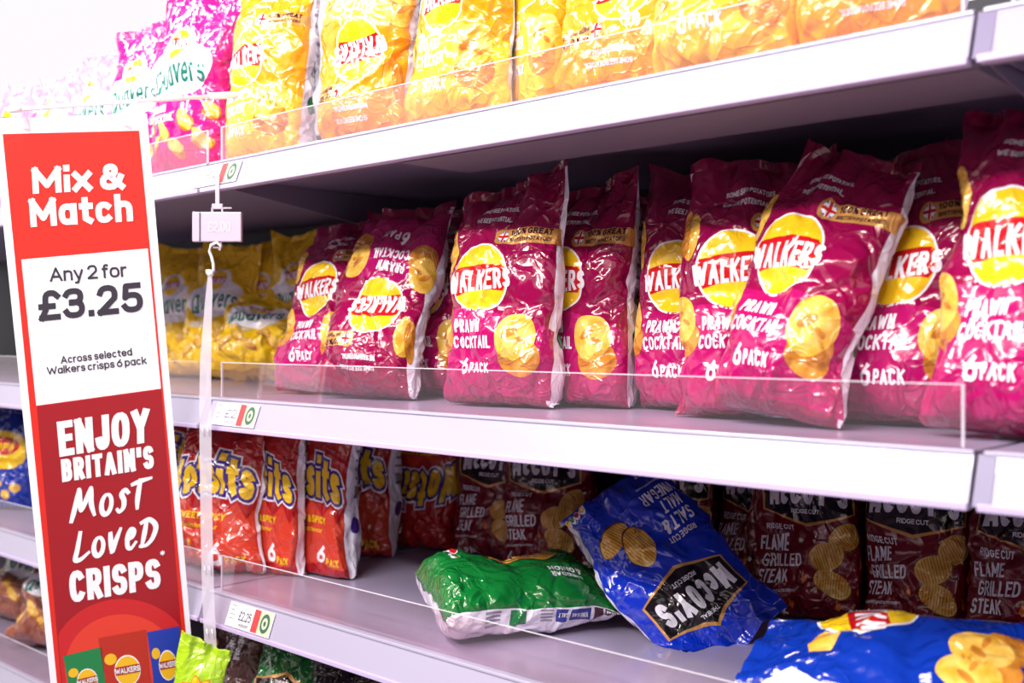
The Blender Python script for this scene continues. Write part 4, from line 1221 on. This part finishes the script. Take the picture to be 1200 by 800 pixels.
# ------------------------------------------------------------------ clip-on card holder, hook and strip hanging from the top shelf
hz = 1.68
def C(px, py, z=hz): return at_z(px, py, z)
hb = C(255, 266)
holder = thing('card_holder', 'small translucent card holder clipped under the top shelf rail', 'card holder', hb)
ex = (C(284, 270) - C(226, 264)); ex.z = 0; ex.normalize(); ez = UP; ey = ez.cross(ex)     # faces the lens
def loc3(x, y, z): return ex * x + ey * y + ez * z
def obox(s, a, b, m=0):
    x0, y0, z0 = a; x1, y1, z1 = b
    s.hexa([loc3(x0, y0, z0), loc3(x1, y0, z0), loc3(x1, y1, z0), loc3(x0, y1, z0), loc3(x0, y0, z1), loc3(x1, y0, z1), loc3(x1, y1, z1), loc3(x0, y1, z1)], m); return s
M_HOLD = plain('holder_plastic', (196, 176, 190), .3, 0, 0, .5)
obox(Solid(), (-.038, -.006, -.023), (.038, .006, .023)).build('case', M_HOLD, holder, bevel=.0015)
obox(Solid(), (-.0265, -.0072, -.0225), (-.025, -.0058, .0225)).build('hinge_slot', M_INK, holder)
A = Art(); A.text('print', T_GREY, '£2.00', -.014, -.008, .036, .016, .002, 0)
q = ([], [])
for part, mat, p, l in A.items:
    n0 = len(q[0]); q[0].extend(loc3(x, -.0066, y) for x, y in p); q[1].append(tuple(range(n0, n0 + len(p))))
link('print', mesh_from('print', q[0], q[1], [plain('faint_grey', (208, 192, 206), .5)], None, False), holder)
s = Solid(); obox(s, (-.003, -.002, .034), (.003, .002, .078)); obox(s, (-.008, -.003, .028), (.008, .003, .036)); obox(s, (-.009, -.003, .022), (-.0065, .003, .030)); obox(s, (.0065, -.003, .022), (.009, .003, .030))
obox(s, (.006, -.002, .0285), (.022, .001, .0305))
s.build('mounting_clip', M_HOLD, holder)
s = Solid(); obox(s, (-.0065, -.003, -.031), (-.0045, .003, -.022)); obox(s, (.0045, -.003, -.031), (.0065, .003, -.022)); obox(s, (-.0065, -.003, -.033), (.0065, .003, -.031))
s.build('loop', M_HOLD, holder)
# S hook
hk = thing('plastic_hook', 'white S hook hanging below the card holder', 'hook', C(247, 300))
hp = [(257, 293), (259, 288), (254, 284), (247, 287), (245.5, 294), (248, 301), (250, 309), (250.5, 317), (247, 322), (243, 320), (242.5, 316)]
hb0 = hk.location.copy()
Solid().tube([C(x, y, hz - .006) - hb0 for x, y in hp], .0022, 8).build('hook_wire', M_WHITEP, hk, smooth=True)
Solid().tube([C(246.5, 316, hz - .009) - hb0, C(246.5, 323, hz - .009) - hb0], .0048, 10).build('eyelet', M_WHITEP, hk, smooth=True)
# the strip
st = thing('hanging_clip_strip', 'long clear plastic strip hanging from the white hook', 'clip strip', C(245, 330))
sb = st.location.copy()
path = [(246, 323, 5), (245, 345, 8), (243, 380, 10), (241, 420, 13), (240.5, 470, 14), (241, 540, 14), (242, 620, 14), (244, 700, 14), (247, 762, 14)]
v, f = [], []
for x, y, wd in path:
    for dx, dd in ((-wd / 2, 0), (wd / 2, 0), (wd / 2, .0012), (-wd / 2, .0012)):
        v.append(C(x + dx, y, hz - .012 + dd) - sb)
for i in range(len(path) - 1):
    for j in range(4):
        k = (j + 1) % 4; f.append((i * 4 + j, i * 4 + k, (i + 1) * 4 + k, (i + 1) * 4 + j))
f += [(0, 1, 2, 3), tuple(len(v) - 4 + j for j in (3, 2, 1, 0))]
link('strip', mesh_from('strip', v, f, [M_STRIP], None, False), st)
for y in (505, 668, 742):
    x = np.interp(y, [p[1] for p in path], [p[0] for p in path])
    for dx in (-3, 3):
        Solid().tube([C(x + dx - .8, y - 5, hz - .0128) - sb, C(x + dx, y, hz - .016) - sb, C(x + dx + .8, y + 5, hz - .0128) - sb], .0011, 6).build('tab', M_EDGE, st)
# lime sweet bag on the strip
FILM['lime'] = (film('film_lime', (168, 206, 24), .22, .8, .4), film('film_lime', (168, 206, 24)))
A = Art()
pet = [(0 + (6.6 + 1.3 * math.cos(7 * a)) * math.cos(a), 15 + (5.2 + 1.0 * math.cos(7 * a)) * math.sin(a)) for a in np.linspace(0, 2 * math.pi, 71)[:-1]]
A.poly('daisy_badge', K_ORANGE, [(x * 1.1, 15 + (y - 15) * 1.1) for x, y in pet], 0)
A.poly('daisy_badge', K_YEL, pet, 1)
A.text('brand_lettering', K_RED, 'Chupa', -4.6, 15.2, 9.2, 2.7, .6, 2, shear=.2)
A.text('brand_lettering', K_RED, 'Chups', -4.6, 11.6, 9.2, 2.7, .6, 2, shear=.2)
DES['sweet'] = compile_art(A)
bagc = C(243, 752, hz - .02)
r, P = make_bag('sweet_bag', 'lime green sweet bag with yellow daisy hanging on the clear strip', 'sweet', W=.075, H=.12, T=.03, filmkey='lime', wr=.5, waist=0, cat='sweet bag')
R = Matrix.Rotation(math.radians(50), 4, 'Z') @ Matrix.Rotation(math.radians(10), 4, 'Y')
r.rotation_euler = R.to_euler(); r.location = bagc - (R @ Vector((0, 0, .135)))

settle()
sew()
